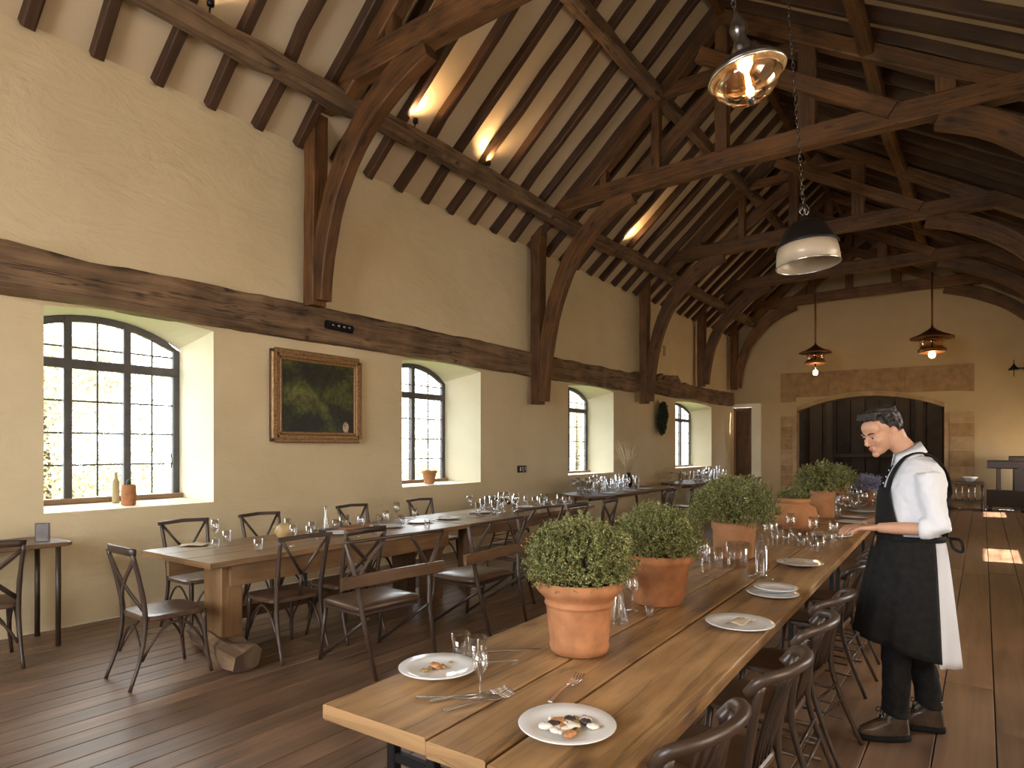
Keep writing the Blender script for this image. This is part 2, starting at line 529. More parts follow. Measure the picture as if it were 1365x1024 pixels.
# wall behind the camera with a broad opening
w = MB()
w.box((-5.85, YB-0.2, 4.3), (2.2, 0.4, 8.6)); w.box((1.25, YB-0.2, 4.3), (3.1, 0.4, 8.6))
w.box((-2.55, YB-0.2, 0.6), (4.8, 0.4, 1.2)); w.box((-2.55, YB-0.2, 6.3), (4.8, 0.4, 4.6))
w.build('wall_back', M['plaster'], kind='structure')

# end wall with the arched hearth opening and a doorway
HX0, HX1, HS, HR = -4.49, -0.83, 2.66, 0.38
DX0, DX1, DZ = -6.36, -5.80, 2.83
w = MB()
Y = YE
w.poly([(XL-0.2, Y, 0), (DX0, Y, 0), (DX0, Y, 6.2), (XL-0.2, Y, 6.2)])
w.poly([(DX0, Y, DZ), (DX1, Y, DZ), (DX1, Y, 6.2), (DX0, Y, 6.2)])
w.poly([(DX1, Y, 0), (HX0, Y, 0), (HX0, Y, 6.2), (DX1, Y, 6.2)])
ar = []
for i in range(21):
    x = HX0+(HX1-HX0)*i/20
    ar.append((x, arch_z(x, HX0, HX1, HS, HR)))
for (xa, za), (xb, zb) in zip(ar[:-1], ar[1:]):
    w.poly([(xa, Y, za), (xb, Y, zb), (xb, Y, 6.2), (xa, Y, 6.2)])
w.poly([(HX1, Y, 0), (XR+0.3, Y, 0), (XR+0.3, Y, 6.2), (HX1, Y, 6.2)])
w.poly([(XL-0.2, Y, 6.2), (XR+0.3, Y, 6.2), (XR+0.3, Y, 6.4), (RX, Y, 8.6), (XL-0.2, Y, 6.4)])
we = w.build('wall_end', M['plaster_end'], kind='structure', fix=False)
# hearth recess
h = MB()
D = 1.25
for (xa, za), (xb, zb) in zip(ar[:-1], ar[1:]):
    h.poly([(xa, Y, za), (xb, Y, zb), (xb, Y+0.3, zb), (xa, Y+0.3, za)], smooth=True)
for x in (HX0, HX1):
    h.poly([(x, Y, 0), (x, Y+0.3, 0), (x, Y+0.3, HS), (x, Y, HS)])
h.build('hearth_reveal', M['stone_pale'], parent=we, fix=False)
h = MB()
h.poly([(HX0-.2, Y+0.3, 0), (HX0+.1, Y+D, 0), (HX0+.1, Y+D, 4), (HX0-.2, Y+0.3, 4)])
h.poly([(HX1+.2, Y+0.3, 0), (HX1-.1, Y+D, 0), (HX1-.1, Y+D, 4), (HX1+.2, Y+0.3, 4)])
h.poly([(HX0, Y+D, 0), (HX1, Y+D, 0), (HX1, Y+D, 4), (HX0, Y+D, 4)])
h.poly([(HX0-.2, Y+0.3, 4), (HX1+.2, Y+0.3, 4), (HX1, Y+D, 4), (HX0, Y+D, 4)])
h.build('hearth_back', M['soot'], parent=we, fix=False)
# dark boards and a rail at the back of the hearth
for i in range(9):
    s = MB(); x = HX0+0.3+i*0.385
    s.sweep([(x, Y+D-0.05-0.02*(i % 2), 0.0), (x, Y+D-0.05-0.02*(i % 2), 3.0)], 0.36, 0.05, up=(0, 1, 0))
    s.build('hearth_panel', M['soot'] if i % 3 else M['soot_wood'], parent=we)
for x in (-3.75, -1.45):
    s = MB(); s.sweep([(x, Y+0.85, 0), (x, Y+0.85, 3.2)], 0.2, 0.2, up=(0, 1, 0), jit=0.01, seg=0.4, seed=x)
    s.build('hearth_post', M['soot_wood'], parent=we)
for z in (0.75, 1.35):
    s = MB(); s.sweep([(-3.7, Y+0.95, z), (-1.5, Y+0.95, z)], 0.08, 0.12)
    s.build('hearth_rail', M['soot_wood'], parent=we)
# stone pieces round the hearth
def stone(pts, mat='stone', proud=0.03):
    s = MB(); s.extrude([(x, Y-proud, z) for x, z in pts], (0, proud+0.02, 0))
    s.build('stone', M[mat], parent=we)
def arc_slice(x0, x1, ztop):
    lo = [(x0+(x1-x0)*i/5) for i in range(6)]
    return [(x, arch_z(x, HX0, HX1, HS, HR)+0.14) for x in lo]+[(x1, ztop), (x0, ztop)]
stone([(-4.95, 2.95), (-4.52, 2.95), (-4.52, 3.08), (-3.62, 3.08), (-3.62, 3.80), (-4.95, 3.82)])
stone(arc_slice(-3.61, -2.66, 3.80)); stone(arc_slice(-2.65, -1.72, 3.78))
stone([(-1.71, 3.08), (-0.62, 3.08), (-0.18, 3.04), (-0.18, 3.76), (-1.71, 3.78)])
for k in range(20):   # moulded voussoir ring of the arch
    a, b = ar[k], ar[k+1]
    s = MB(); s.extrude([(a[0], Y-0.05, a[1]), (b[0], Y-0.05, b[1]), (b[0], Y-0.05, b[1]+0.12), (a[0], Y-0.05, a[1]+0.12)], (0, 0.08, 0))
    s.build('voussoir', M['stone_pale'], parent=we)
zz = 0.0
hs = [0.42, 0.36, 0.30, 0.44, 0.34, 0.38, 0.30]
for k, hgt in enumerate(hs):
    z1 = min(zz+hgt-0.015, 2.52)
    if z1 > zz:
        stone([(-4.95, zz), (-4.62, zz), (-4.62, z1), (-4.95, z1)], 'stone' if k % 3 else 'stone_pale', 0.02)
        stone([(-0.72, zz), (-0.18, zz), (-0.18, z1), (-0.72, z1)], 'stone' if k % 2 else 'stone_pale', 0.02)
        stone([(-4.60, zz), (HX0, zz), (HX0, z1), (-4.60, z1)], 'stone_pale', 0.045)
        stone([(HX1, zz), (-0.735, zz), (-0.735, z1), (HX1, z1)], 'stone_pale', 0.045)
    zz += hgt
# doorway
dr = thing('door_1', None, None, (0, 0, 0), kind='structure')
s = MB()
for x in (DX0+0.03, DX1-0.05): s.box((x, Y+0.10, DZ/2), (0.08, 0.14, DZ))
s.box(((DX0+DX1)/2, Y+0.10, DZ-0.05), (DX1-DX0, 0.14, 0.1))
s.build('door_frame', M['door_wood'], dr)
s = MB(); s.box(((DX0+DX1)/2, Y+0.14, DZ/2), (DX1-DX0, 0.04, DZ)); leaf = s.build('door_leaf', M['door_wood'], dr)
for x in (-6.20, -5.98):
    for z0, z1 in ((0.2, 0.95), (1.05, 1.85), (1.95, 2.65)):
        s = MB(); s.sweep([(x, Y+0.115, z0), (x, Y+0.115, z1)], 0.15, 0.03, up=(0, 1, 0)); s.build('door_panel', M['door_wood'], leaf)
s = MB(); s.ellipsoid((-5.90, Y+0.08, 1.1), (0.03, 0.03, 0.03)); s.build('door_handle', M['dull_metal'], leaf)
s = MB()
s.sweep([(DX1+0.14, Y-0.02, 0), (DX1+0.14, Y-0.02, DZ+0.12)], 0.28, 0.06, up=(0, 1, 0), cham=.05)
s.sweep([(XL+0.01, Y-0.02, DZ+0.06), (DX1+0.0, Y-0.02, DZ+0.06)], 0.06, 0.12, cham=.05)
s.build('trim_1', M['reveal'], kind='structure')

# floor boards
fl = MB(); fl.box(((XL+XR)/2, (YB+YE)/2, -0.07), (XR-XL+0.4, YE-YB+1.0, 0.06))
fl.box(((HX0+HX1)/2, YE+0.6, -0.015), (4.2, 1.3, 0.03))
floor = fl.build('floor', M['subfloor'], kind='structure')
x = XL
k = 0
while x < XR-0.02:
    wd = 0.165 + rnd.uniform(-.01, .01) if x < -1.9 else 0.27+rnd.uniform(-.015, .015)
    if x+wd > XR: wd = XR-x
    y = YB - rnd.uniform(0, 3)
    while y < YE:
        L = rnd.uniform(4.0, 6.5)
        ya, yb = max(y, YB), min(y+L, YE)
        if yb-ya > 0.2:
            s = MB(); s.sweep([(0, 0, 0), (0, yb-ya-0.004, 0)], wd-0.006, 0.03, cham=0.10)
            s.build('floor_board', M['floor'], floor, loc=(x+wd/2, ya, -0.015+rnd.uniform(-.0008, .0008)), fix=False)
        y += L
    x += wd

# ceiling: two slopes, rafters, purlins
c = MB()
for (xa, za, xb, zb) in ((XL-0.1, ZW-SL*0.1, RX, RZ), (RX, RZ, XR+0.1, ZW-SR*0.1)):
    c.poly([(xa, YB-.3, za), (xb, YB-.3, zb), (xb, YE+.3, zb), (xa, YE+.3, za)])
    c.poly([(xa, YB-.3, za+.15), (xb, YB-.3, zb+.15), (xb, YE+.3, zb+.15), (xa, YE+.3, za+.15)])
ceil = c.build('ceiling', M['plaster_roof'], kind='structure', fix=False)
RD = 0.13
def rafter_mesh(xw, slope, seed):
    s = MB(); sg = 1 if xw < RX else -1
    ca = 1/math.sqrt(1+slope*slope)
    off = Vector((sg*slope*ca, 0, -ca))*(RD/2-0.01)
    a = Vector((xw+sg*0.01, 0, ZW+0.005))+off; b = Vector((RX, 0, RZ))+off
    m_ = (a+b)/2 + Vector((0, 0, -0.02))
    pts = [a.lerp(b, i/8) for i in range(9)]
    for i in range(1, 8): pts[i] += Vector((0, noise.noise(Vector((i*.7, seed*9.1, 0)))*0.05, noise.noise(Vector((i*.6, seed*4.1, 3)))*0.015))
    s.sweep(pts, 0.095, RD if sg > 0 else RD*1.35, up=(0, 0, 1), cham=0.12, jit=0.004, seed=seed)
    return s
TR_Y = [0.0, 4.7, 9.33, 13.7, 17.4, 20.25]
protoL = [rafter_mesh(XL, SL, k) for k in range(4)]
protoR = [rafter_mesh(XR, SR, k+5) for k in range(3)]
metas = []
for k, p in enumerate(protoL+protoR):
    metas.append(p.mesh('rafter'))
    metas[-1].materials.append(M['rafter'])
yr = YB+0.3; k = 0
while yr < YE:
    for ms in (metas[:4], metas[4:]):
        o = bpy.data.objects.new('rafter', ms[k % len(ms)])
        COL.objects.link(o); o.parent = ceil; o.location = (0, yr, 0)
    k += 1
    yr += 0.525
def purlin(x, z, wd, jit, y0=YB, y1=YE, seed=0):
    s = MB()
    pts = []
    y = y0
    while y < y1:
        pts.append((x+noise.noise(Vector((y*.3, seed, 0)))*0.05, y, z+noise.noise(Vector((y*.35, seed, 5)))*0.05)); y += 0.3
    pts.append((x, y1, z))
    s.sweep(pts, wd, wd, cham=0.16, jit=jit, seed=seed)
    return s.build('purlin', M['old_beam' if jit > .012 else 'timber'], ceil, fix=False)
purlin(-5.72, 5.40, 0.21, 0.016, seed=2)
purlin(-3.99, 6.95, 0.18, 0.013, seed=5)
purlin(-1.2, 6.62, 0.18, 0.006, seed=8)
s = MB(); s.sweep([(RX, YB, RZ-0.2), (RX, YE, RZ-0.2)], 0.10, 0.2); s.build('ridge_beam', M['timber'], ceil)

# trusses
def truss(y, foot, label, tie_z=5.66, seed=0):
    t = thing('roof_truss', label, 'roof truss', (0, y, 0), group='oak trusses across the hall')
    W = 0.20
    def piece(name, pts, w, h, up=(0, 1, 0), jit=0.006, seg=0.3, **kw):
        s = MB(); s.sweep(pts, w, h, up=up, cham=0.08, jit=jit, seg=seg, seed=seed+len(t.children)*1.7, **kw)
        return s.build(name, M['timber'], t, fix=False)
    xl, xr = XL+0.20, XR-0.13
    bow = [( -6.15+(XR-0.25+6.15)*i/12, 0, tie_z+0.07*math.sin(PI*i/12)) for i in range(13)]
    piece('tie_beam', bow, 0.27, W, seg=0)
    piece('post', [(xl, 0, foot), (xl, 0, foot+0.4), (xl+.02, 0, 5.55)], 0.17, W, tw=1.25)
    piece('post', [(xr, 0, foot), (xr, 0, 5.2)], 0.17, W, tw=1.25)
    br = bez((xl+0.10, 0, foot+0.05), (xl+0.20, 0, tie_z-0.55), (-4.45, 0, tie_z-0.08), 14)
    piece('arch_brace', br, 0.22, W*0.8, seg=0, tw=1.4)
    br = bez((xr-0.10, 0, foot+0.35), (xr-0.45, 0, tie_z-0.65), (-0.42 if seed < 30 else -0.80, 0, tie_z-0.08), 14)
    piece('arch_brace', br, 0.22, W*0.8, seg=0, tw=1.4)
    # principals under the rafters
    dz = 0.30
    piece('principal_rafter', [(-6.05, 0, tie_z-0.18+0.0), (-5.7, 0, ZW+SL*(-5.7-XL)-dz), (RX, 0, RZ-dz)], 0.20, W*0.9)
    piece('principal_rafter', [(1.35, 0, ZW+SR*(XR-1.35)-dz), (RX, 0, RZ-dz)], 0.20, W*0.9)
    piece('king_post', [(RX, 0, tie_z+0.1), (RX, 0, RZ-0.3)], 0.18, W*0.8)
    for x in (-4.95, -4.05):
        piece('strut', [(x, 0, tie_z+0.1), (x, 0, ZW+SL*(x-XL)-dz-.05)], 0.13, 0.13)
    for x in (-1.9, -0.36):
        piece('strut', [(x, 0, tie_z+0.1), (x, 0, ZW+SR*(XR-x)-dz-.05)], 0.22, 0.15)
    piece('scissor_brace', [(-4.55, 0.09, tie_z+0.1), (-2.55, 0.09, 7.25)], 0.2, 0.12, jit=0.01)
    piece('scissor_brace', [(-0.9, -0.09, tie_z+0.1), (-3.35, -0.09, 7.3)], 0.2, 0.12, jit=0.01)
    piece('collar', [(-4.1, 0, 6.98), (-1.65, 0, 6.98)], 0.16, W*0.7)
    return t
feet = [3.2, 3.2, 2.32, 2.58, 3.26, 3.38]
names = ['oak roof truss overhead behind the other trusses, just above the viewer',
         'oak truss with post landing on the wall beam left of the gilt picture frame',
         'oak truss whose post drops below the wall beam, right of the second window',
         'oak truss whose thin post drops below the beam beside the green wreath',
         'slender oak truss second from the hearth wall, post ends on the beam',
         'last oak truss against the hearth wall, framing it with an arch']
for i, y in enumerate(TR_Y):
    truss(y, feet[i], names[i], tie_z=5.64 if i < 3 else (5.75 if i < 4 else 5.85), seed=i*11)

# the old beam along the left wall
s = MB(); pts = []
y = YB
while y <= 20.45:
    pts.append((XL+0.05, y, 3.02+noise.noise(Vector((y*.2, 1, 2)))*0.035 + (0.06 if y > 13.5 else 0)))
    y += 0.15
s.sweep(pts, 0.22, 0.40, cham=0.12, jit=0.012, seed=3, smooth=False)
wb_ = thing('wall_beam', 'massive cracked old oak beam running the length of the plastered wall', 'beam', (0, 0, 0))
s.build('timber', M['old_beam'], wb_, fix=False)
s = MB()
for (y, z, L, a) in ((15.3, 3.30, .9, .06), (15.9, 3.22, .5, -.25), (14.6, 3.27, .35, .1)):
    s.sweep([(XL+0.12, y-L/2, z-a/2), (XL+0.12, y+L/2, z+a/2)], 0.16, 0.13, jit=0.02, seg=0.1, seed=y, cham=.2)
s.build('loose_splinter', M['old_beam'], wb_)

# windows of the left wall
def window(n, y0, y1, lights):
    win = thing('window_%d' % n, None, None, (FX, 0, 0), kind='structure')
    spring, rise, sill = 2.62, 0.22, 1.04
    A = lambda y: arch_z(y, y0, y1, spring, rise)
    fw = 0.06
    s = MB()
    path = [(0, y0+fw/2, sill)] + [(0, y0+fw/2+(y1-y0-fw)*i/12, arch_z(y0+(y1-y0)*i/12, y0, y1, spring, rise)-fw/2) for i in range(13)] + [(0, y1-fw/2, sill)]
    s.sweep(path, 0.07, fw, up=(1, 0, 0), cham=.15)
    s.v = [v for v in s.v]
    s.build('window_frame', M['window_iron'], win, fix=False)
    s = MB(); s.sweep([(0.03, y0, sill+0.02), (0.03, y1, sill+0.02)], 0.14, 0.05); s.build('window_sill', M['table_left'], win)
    tz = 2.36
    step = (y1-y0)/lights
    for i in range(1, lights):
        y = y0+step*i
        s = MB(); s.sweep([(0, y, sill), (0, y, A(y)-0.02)], 0.07, 0.085, up=(1, 0, 0)); s.build('mullion', M['window_iron'], win)
    s = MB(); s.sweep([(0.003, y0+.02, tz), (0.003, y1-.02, tz)], 0.075, 0.09); s.build('transom', M['window_iron'], win)
    for i in range(lights):
        a = y0+step*i+(0.06 if i == 0 else 0.04); b = y0+step*(i+1)-(0.06 if i == lights-1 else 0.04)
        # casement edge
        mid = (a+b)/2
        s = MB()
        s.sweep([(0, mid, sill+.05), (0, mid, tz-.045)], 0.016, 0.014, up=(1, 0, 0)); s.build('glazing_bar', M['window_iron'], win)
        s = MB(); s.sweep([(0, mid, tz+.045), (0, mid, A(mid)-.05)], 0.016, 0.014, up=(1, 0, 0)); s.build('glazing_bar', M['window_iron'], win)
        rows = [sill+.05+(tz-.045-sill-.05)*k/4 for k in range(5)]
        for z in rows[1:4]:
            s = MB(); s.sweep([(0, a, z), (0, b, z)], 0.014, 0.016); s.build('glazing_bar', M['window_iron'], win)
        zt = 2.52
        s = MB(); s.sweep([(0, a, zt), (0, b, zt)], 0.014, 0.016); s.build('glazing_bar', M['window_iron'], win)
        for (ya, yb) in ((a, mid), (mid, b)):
            for k in range(4):
                s = MB(); s.poly([(-.004, ya, rows[k]), (-.004, yb, rows[k]), (-.004, yb, rows[k+1]), (-.004, ya, rows[k+1])])
                s.build('pane', M['pane'], win, fix=False)
            s = MB(); s.poly([(-.004, ya, tz), (-.004, yb, tz), (-.004, yb, zt), (-.004, ya, zt)]); s.build('pane', M['pane'], win, fix=False)
            top = [(-.004, ya+(yb-ya)*j/4, A(ya+(yb-ya)*j/4)-.03) for j in (4, 3, 2, 1, 0)]
            s = MB(); s.poly([(-.004, ya, zt), (-.004, yb, zt)]+top); s.build('pane', M['pane'], win, fix=False)
    s = MB(); s.tube([(0.05, y1-0.10, 1.35), (0.07, y1-0.10, 1.42), (0.05, y1-0.10, 1.5)], 0.006, 6); s.build('window_latch', M['black_metal'], win)
for i, w_ in enumerate(LEFT_WINDOWS):
    window(i+1, w_[4], w_[5], w_[6])

# outside
g = MB(); g.poly([(-60, -30, -0.6), (-7.3, -30, -0.6), (-7.3, 60, -0.6), (-60, 60, -0.6)])
g.build('ground', M['grass_out'], kind='structure', fix=False)
def leaf_cloud(mb, blobs, n, size, seed, squash=1.0):
    r = random.Random(seed)
    for _ in range(n):
        c, R = blobs[r.randrange(len(blobs))]
        while True:
            d = Vector((r.uniform(-1, 1), r.uniform(-1, 1), r.uniform(-1, 1)))
            if 0.05 < d.length < 1: break
        d.normalize()
        k = r.uniform(0.55, 1.02)
        p = Vector(c)+Vector((d.x*R[0], d.y*R[1], d.z*R[2]))*k
        a = Vector((r.uniform(-1, 1), r.uniform(-1, 1), r.uniform(-1, 1))).normalized()
        b = a.cross(Vector((r.uniform(-1, 1), r.uniform(-1, 1), r.uniform(-1, 1)))).normalized()
        L = size*r.uniform(.6, 1.3)
        mb.poly([p-a*L, p+b*L*.4, p+a*L, p-b*L*.4])
def tree(x, y, hgt, rad, label, seed):
    t = thing('garden_tree', label, 'tree', (x, y, -0.6), group='trees outside the windows')
    r = random.Random(seed)
    s = MB(); s.tube([(0, 0, 0), (.05, .03, hgt*.4), (0, 0, hgt*.8)], [.12, .09, .04], 8); s.build('trunk', M['twig'], t)
    blobs = [((r.uniform(-.4, .4)*rad, r.uniform(-.6, .6)*rad, r.uniform(0.15, .85)*hgt), (rad*.5, rad*.5, rad*.45)) for _ in range(16)]
    s = MB(); leaf_cloud(s, blobs, 22000, 0.042, seed)
    s.build('foliage', M['leaf_out'], t, kind='stuff', fix=False)
b_ = thing('sun_blocker', 'added unseen block outside the right wall, keeping sun off its near windows', 'sun blocker', (9.5, -1, -.6))  # added out of view to stop the sun at the near right windows
s = MB(); s.box((0, 0, 4.5), (6, 19, 9)); s.build('walls', M['stone_pale'], b_)  # body of the added sun-blocking mass
s = MB(); s.extrude([(-3.3, -9.8, 9), (3.3, -9.8, 9), (0, -9.8, 12)], (0, 19.6, 0)); s.build('roof', M['soot_wood'], b_)  # ridged top of the added sun-blocking mass
g = MB(); g.poly([(3, -30, -0.6), (40, -30, -0.6), (40, 60, -0.6), (3, 60, -0.6)]); g.build('yard_ground', M['stone_pale'], kind='structure', fix=False)
ys = [(-10.6, 3.4, 4.2, 1.9), (-11.0, 8.2, 4.4, 2.0), (-11.2, 13.4, 4.6, 2.2), (-11.4, 19.4, 4.6, 2.5), (-11.4, 26.0, 4.8, 2.6)]
for k, (x, y, hh, rr) in enumerate(ys):
    tree(x, y, hh, rr, 'sunlit leafy garden tree beyond the ' + ['first big window', 'second window behind the sill pot', 'third window', 'fourth window near the door', 'fourth window, farthest away'][k], 30+k)
# ------------------------------------------------------------------ placing: a point of the plane z seen from the viewer's spot
def at(u, v, z):
    zc = 861.0*(CAM_H-z)/(v-598.0)
    xc = (u-682.5)/861.0*zc
    return Vector((-math.sin(YAW)*zc+math.cos(YAW)*xc, math.cos(YAW)*zc+math.sin(YAW)*xc, z))

def rounded_rect(w, d, r, n=5):
    pts = []
    for cx, cy, a0 in ((w/2-r, d/2-r, 0), (-w/2+r, d/2-r, 90), (-w/2+r, -d/2+r, 180), (w/2-r, -d/2+r, 270)):
        for i in range(n+1):
            a = math.radians(a0+90*i/n)
            pts.append((cx+r*math.cos(a), cy+r*math.sin(a)))
    return pts
def slab(mb, prof, z0, z1, c=(0, 0), edge=0.006, dome=0.0, smooth=False):
    c = Vector((c[0], c[1], 0))
    R = []
    ks = [(1-edge*6, z0), (1, z0+edge), (1, z1-edge), (1-edge*5, z1)]
    if dome: ks += [(0.75, z1+dome*.6), (0.4, z1+dome*.95), (0.05, z1+dome)]
    for k, z in ks:
        R.append([c+Vector((x*k, y*k, z)) for x, y in prof])
    mb.rings(R, smooth=smooth)

# ------------------------------------------------------------------ chairs (local frame: seat faces +Y, back at -Y)
def chair_legs(t, mat, splay=0.0, r=0.015, top=0.88, tw=0.205):
    for sx in (-1, 1):
        s = MB()
        s.tube(smooth_pts([(sx*(.20+splay), -.30-splay, 0), (sx*.19, -.225, .22), (sx*.185, -.20, .45), (sx*.192, -.235, .68), (sx*tw, -.285, top)], 4),
               [r*.8]*4+[r]*4+[r*1.15]*4+[r]*4+[r*.9], 8)
        s.build('leg', mat, t)
        s = MB()
        s.tube(smooth_pts([(sx*(.205+splay), .225+splay, 0), (sx*.185, .195, .2), (sx*.18, .18, .44)], 4), [r*.8]*3+[r]*3+[r*1.2]*3, 8)
        s.build('leg', mat, t)
def seat_wood(t, mat, smat=None, z=.455, w=.43, d=.42, dome=0.006):
    s = MB(); slab(s, rounded_rect(w, d, .09), z-.035, z, edge=.008, dome=dome, smooth=False)
    return s.build('seat', smat or mat, t)

def chair_cross(name='cross_back_chair', seat='chair'):
    t = thing(name, None, 'chair')
    m = M['chair']
    chair_legs(t, m)
    seat_wood(t, m, M['leather'])
    s = MB(); s.sweep(bez((-.215, -.275, .885), (0, -.35, .905), (.215, -.275, .885), 8), .022, .05, cham=.3, smooth=True)
    s.build('top_rail', m, t, fix=False)
    for sx in (-1, 1):
        s = MB(); s.sweep(smooth_pts([(-sx*.195, -.275, .84), (0, -.262, .66), (sx*.175, -.205, .49)], 3), .032, .012, up=(0, 1, .2), cham=.3, smooth=True)
        s.build('cross_slat', m, t, fix=False)
    for sx in (-1, 1):
        s = MB(); s.tube(bez((sx*.185, -.22, .17), (sx*.185, 0, .62), (sx*.185, .20, .17), 10), .009, 6); s.build('hoop_brace', m, t)
    s = MB(); s.tube(bez((-.18, .19, .17), (0, .18, .6), (.18, .19, .17), 10), .009, 6); s.build('hoop_brace', m, t)
    s = MB(); s.tube(bez((-.18, -.22, .17), (0, -.20, .58), (.18, -.22, .17), 10), .009, 6); s.build('hoop_brace', m, t)
    return t
def chair_y(name='y_back_chair'):
    # angular cross back: two bars meet in a Y under a straight top rail
    t = thing(name, None, 'chair')
    m = M['chair']
    chair_legs(t, m, r=.016, top=.905)
    seat_wood(t, m, M['leather'], dome=.012)
    s = MB(); s.sweep([(-.225, -.29, .90), (0, -.31, .91), (.225, -.29, .90)], .022, .032, cham=.25); s.build('top_rail', m, t)
    for sx in (-1, 1):
        s = MB(); s.tube([(sx*.19, -.288, .885), (0, -.235, .62)], .011, 8); s.build('cross_slat', m, t)
    s = MB(); s.tube([(0, -.235, .625), (0, -.2, .45)], .012, 8); s.build('splat', m, t)
    for sx in (-1, 1):
        s = MB(); s.tube(bez((sx*.185, -.22, .15), (sx*.185, -.02, .62), (sx*.185, .20, .15), 10), .009, 6); s.build('hoop_brace', m, t)
    s = MB(); s.tube(bez((-.18, .19, .17), (0, .18, .6), (.18, .19, .17), 10), .009, 6); s.build('hoop_brace', m, t)
    return t
def chair_wide():
    # broad bistro chair: long straight splayed legs, V arms over a plank across the lower back
    t = thing('bistro_chair', None, 'chair')
    m = M['chair']
    for sx in (-1, 1):
        s = MB(); s.tube([(sx*.27, -.40, 0), (sx*.30, -.29, .42), (sx*.33, -.26, .66), (sx*.44, -.30, .93)], [.014, .018, .018, .013], 8); s.build('leg', m, t)
        s = MB(); s.tube([(sx*.27, .27, 0), (sx*.25, .21, .44)], [.013, .016], 8); s.build('leg', m, t)
        s = MB(); s.tube([(sx*.27, -.31, .40), (sx*.265, .25, .03)], .012, 8); s.build('diagonal_brace', m, t)
        s = MB(); s.tube(smooth_pts([(sx*.325, -.265, .66), (sx*.24, -.275, .78), (sx*.12, -.30, .92)], 4), .012, 8); s.build('cross_slat', m, t)
    s = MB(); s.tube(bez((-.44, -.30, .93), (0, -.36, .95), (.44, -.30, .93), 8), .011, 8); s.build('top_rail', m, t)
    s = MB(); slab(s, rounded_rect(.57, .49, .07), .425, .462, edge=.008, dome=.022, smooth=True); s.build('seat', M['leather'], t)
    s = MB(); slab(s, rounded_rect(.55, .47, .06), .395, .424, edge=.006); s.build('seat_frame', m, t)
    s = MB(); s.sweep([(-.46, -.278, .655), (0, -.285, .66), (.46, -.278, .655)], .028, .085, cham=.15); s.build('back_plank', M['table_dark'], t)
    return t
def chair_bent():
    # bentwood chair: thick curved crest rail flowing into the posts, spindles, double side rungs
    t = thing('bentwood_chair', None, 'chair')
    m = M['chair']
    for sx in (-1, 1):
        s = MB(); s.tube(smooth_pts([(sx*.21, -.36, 0), (sx*.19, -.255, .25), (sx*.185, -.20, .46), (sx*.20, -.225, .68), (sx*.215, -.26, .84)], 4), [.012]*4+[.015]*4+[.017]*4+[.017]*4+[.019], 8); s.build('leg', m, t)
        s = MB(); s.tube([(sx*.20, .22, 0), (sx*.18, .17, .44)], [.012, .018], 8); s.build('leg', m, t)
        for z in (.13, .20, .29):
            s = MB(); s.tube([(sx*.195, -.30+z*.28, z), (sx*.19, .20, z+.01)], .008, 6); s.build('rung', m, t)
    for z, y in ((.17, .20), (.24, -.26), (.33, -.235)):
        s = MB(); s.tube([(-.19, y, z), (.19, y, z)], .008, 6); s.build('rung', m, t)
    seat_wood(t, m, M['leather'], w=.42, d=.41, dome=.004)
    s = MB(); s.tube(smooth_pts([(-.215, -.215, .80), (-.222, -.262, .855), (-.14, -.325, .875), (0, -.352, .882), (.14, -.325, .875), (.222, -.262, .855), (.215, -.215, .80)], 5), .021, 10, flat=1.25); s.build('crest_rail', m, t)
    for x in (-.12, -.06, 0, .06, .12):
        s = MB(); s.tube(smooth_pts([(x*.8, -.19, .455), (x*.95, -.24, .66), (x, -.335+abs(x)*.2, .87)], 3), .007, 6); s.build('spindle', m, t)
    return t

# right side of the long table: backs towards the aisle, seats facing -X  (local +Y -> -X : rz = +90deg)
def face(dx, dy):
    return math.atan2(dy, dx)-PI/2
pc = chair_cross(); py = chair_y(); pw = chair_wide(); pb = chair_bent()
TB = lambda y: -0.70-0.035*(y-1.3)          # right edge of the long table
bl = ['bentwood chair nearest the viewer, its crest rail touching the table edge',
      'second bentwood chair from the near end, behind the closest one',
      'third bentwood chair from the near end, opposite the white plate pair',
      'fourth bentwood chair along the table, just before the waiter',
      'bentwood chair tucked in right beside the waiter in the black apron',
      'bentwood chair behind the waiter on the long table\'s aisle side']
for k, y in enumerate([1.78, 2.42, 3.06, 3.66, 4.74, 5.50]):
    o = pb if k == 0 else copy_tree(pb)
    o.location = (TB(y)+(-0.145, -0.085, -0.08, -0.08, -0.09, -0.09)[k], y, 0); o.scale = (.92, .92, .92)
    o.rotation_euler = (0, 0, face(-1, 0.10-0.06*(k % 3)))
    tag(o, bl[k], 'chair', 'bentwood chairs on the aisle side of the long table')

# left table chairs
def put(proto, first, x, y, d, label, group=None):
    o = proto if first else copy_tree(proto)
    o.location = (x, y, 0); o.rotation_euler = (0, 0, face(*d)); o['label'] = label
    if group: o['group'] = group
    return o
put(pc, True, -4.58, 2.20, (0.05, 1), 'curved cross-back chair at the near end of the window table')
put(pc, False, -5.80, 1.50, (-1, 0.15), 'dark cross-back chair at the small table in the left corner')
put(py, True, -4.34, 2.98, (-1, 0.05), 'Y-backed chair on the aisle side, nearest the log foot')
put(py, False, -5.50, 2.95, (1, 0.0), 'wall-side chair under the first big window, nearest the viewer', 'chairs between window table and wall')
put(py, False, -5.50, 3.70, (1, 0.0), 'wall-side chair just left of the gilt picture frame', 'chairs between window table and wall')
put(py, False, -5.50, 4.86, (1, 0.0), 'wall-side chair standing below the gilt picture frame', 'chairs between window table and wall')
put(py, False, -5.50, 5.95, (1, 0.0), 'wall-side chair just before the second window', 'chairs between window table and wall')
put(pc, False, -4.34, 3.55, (-1, 0.0), 'cross-back chair pushed under the window table behind the plank-backed one')
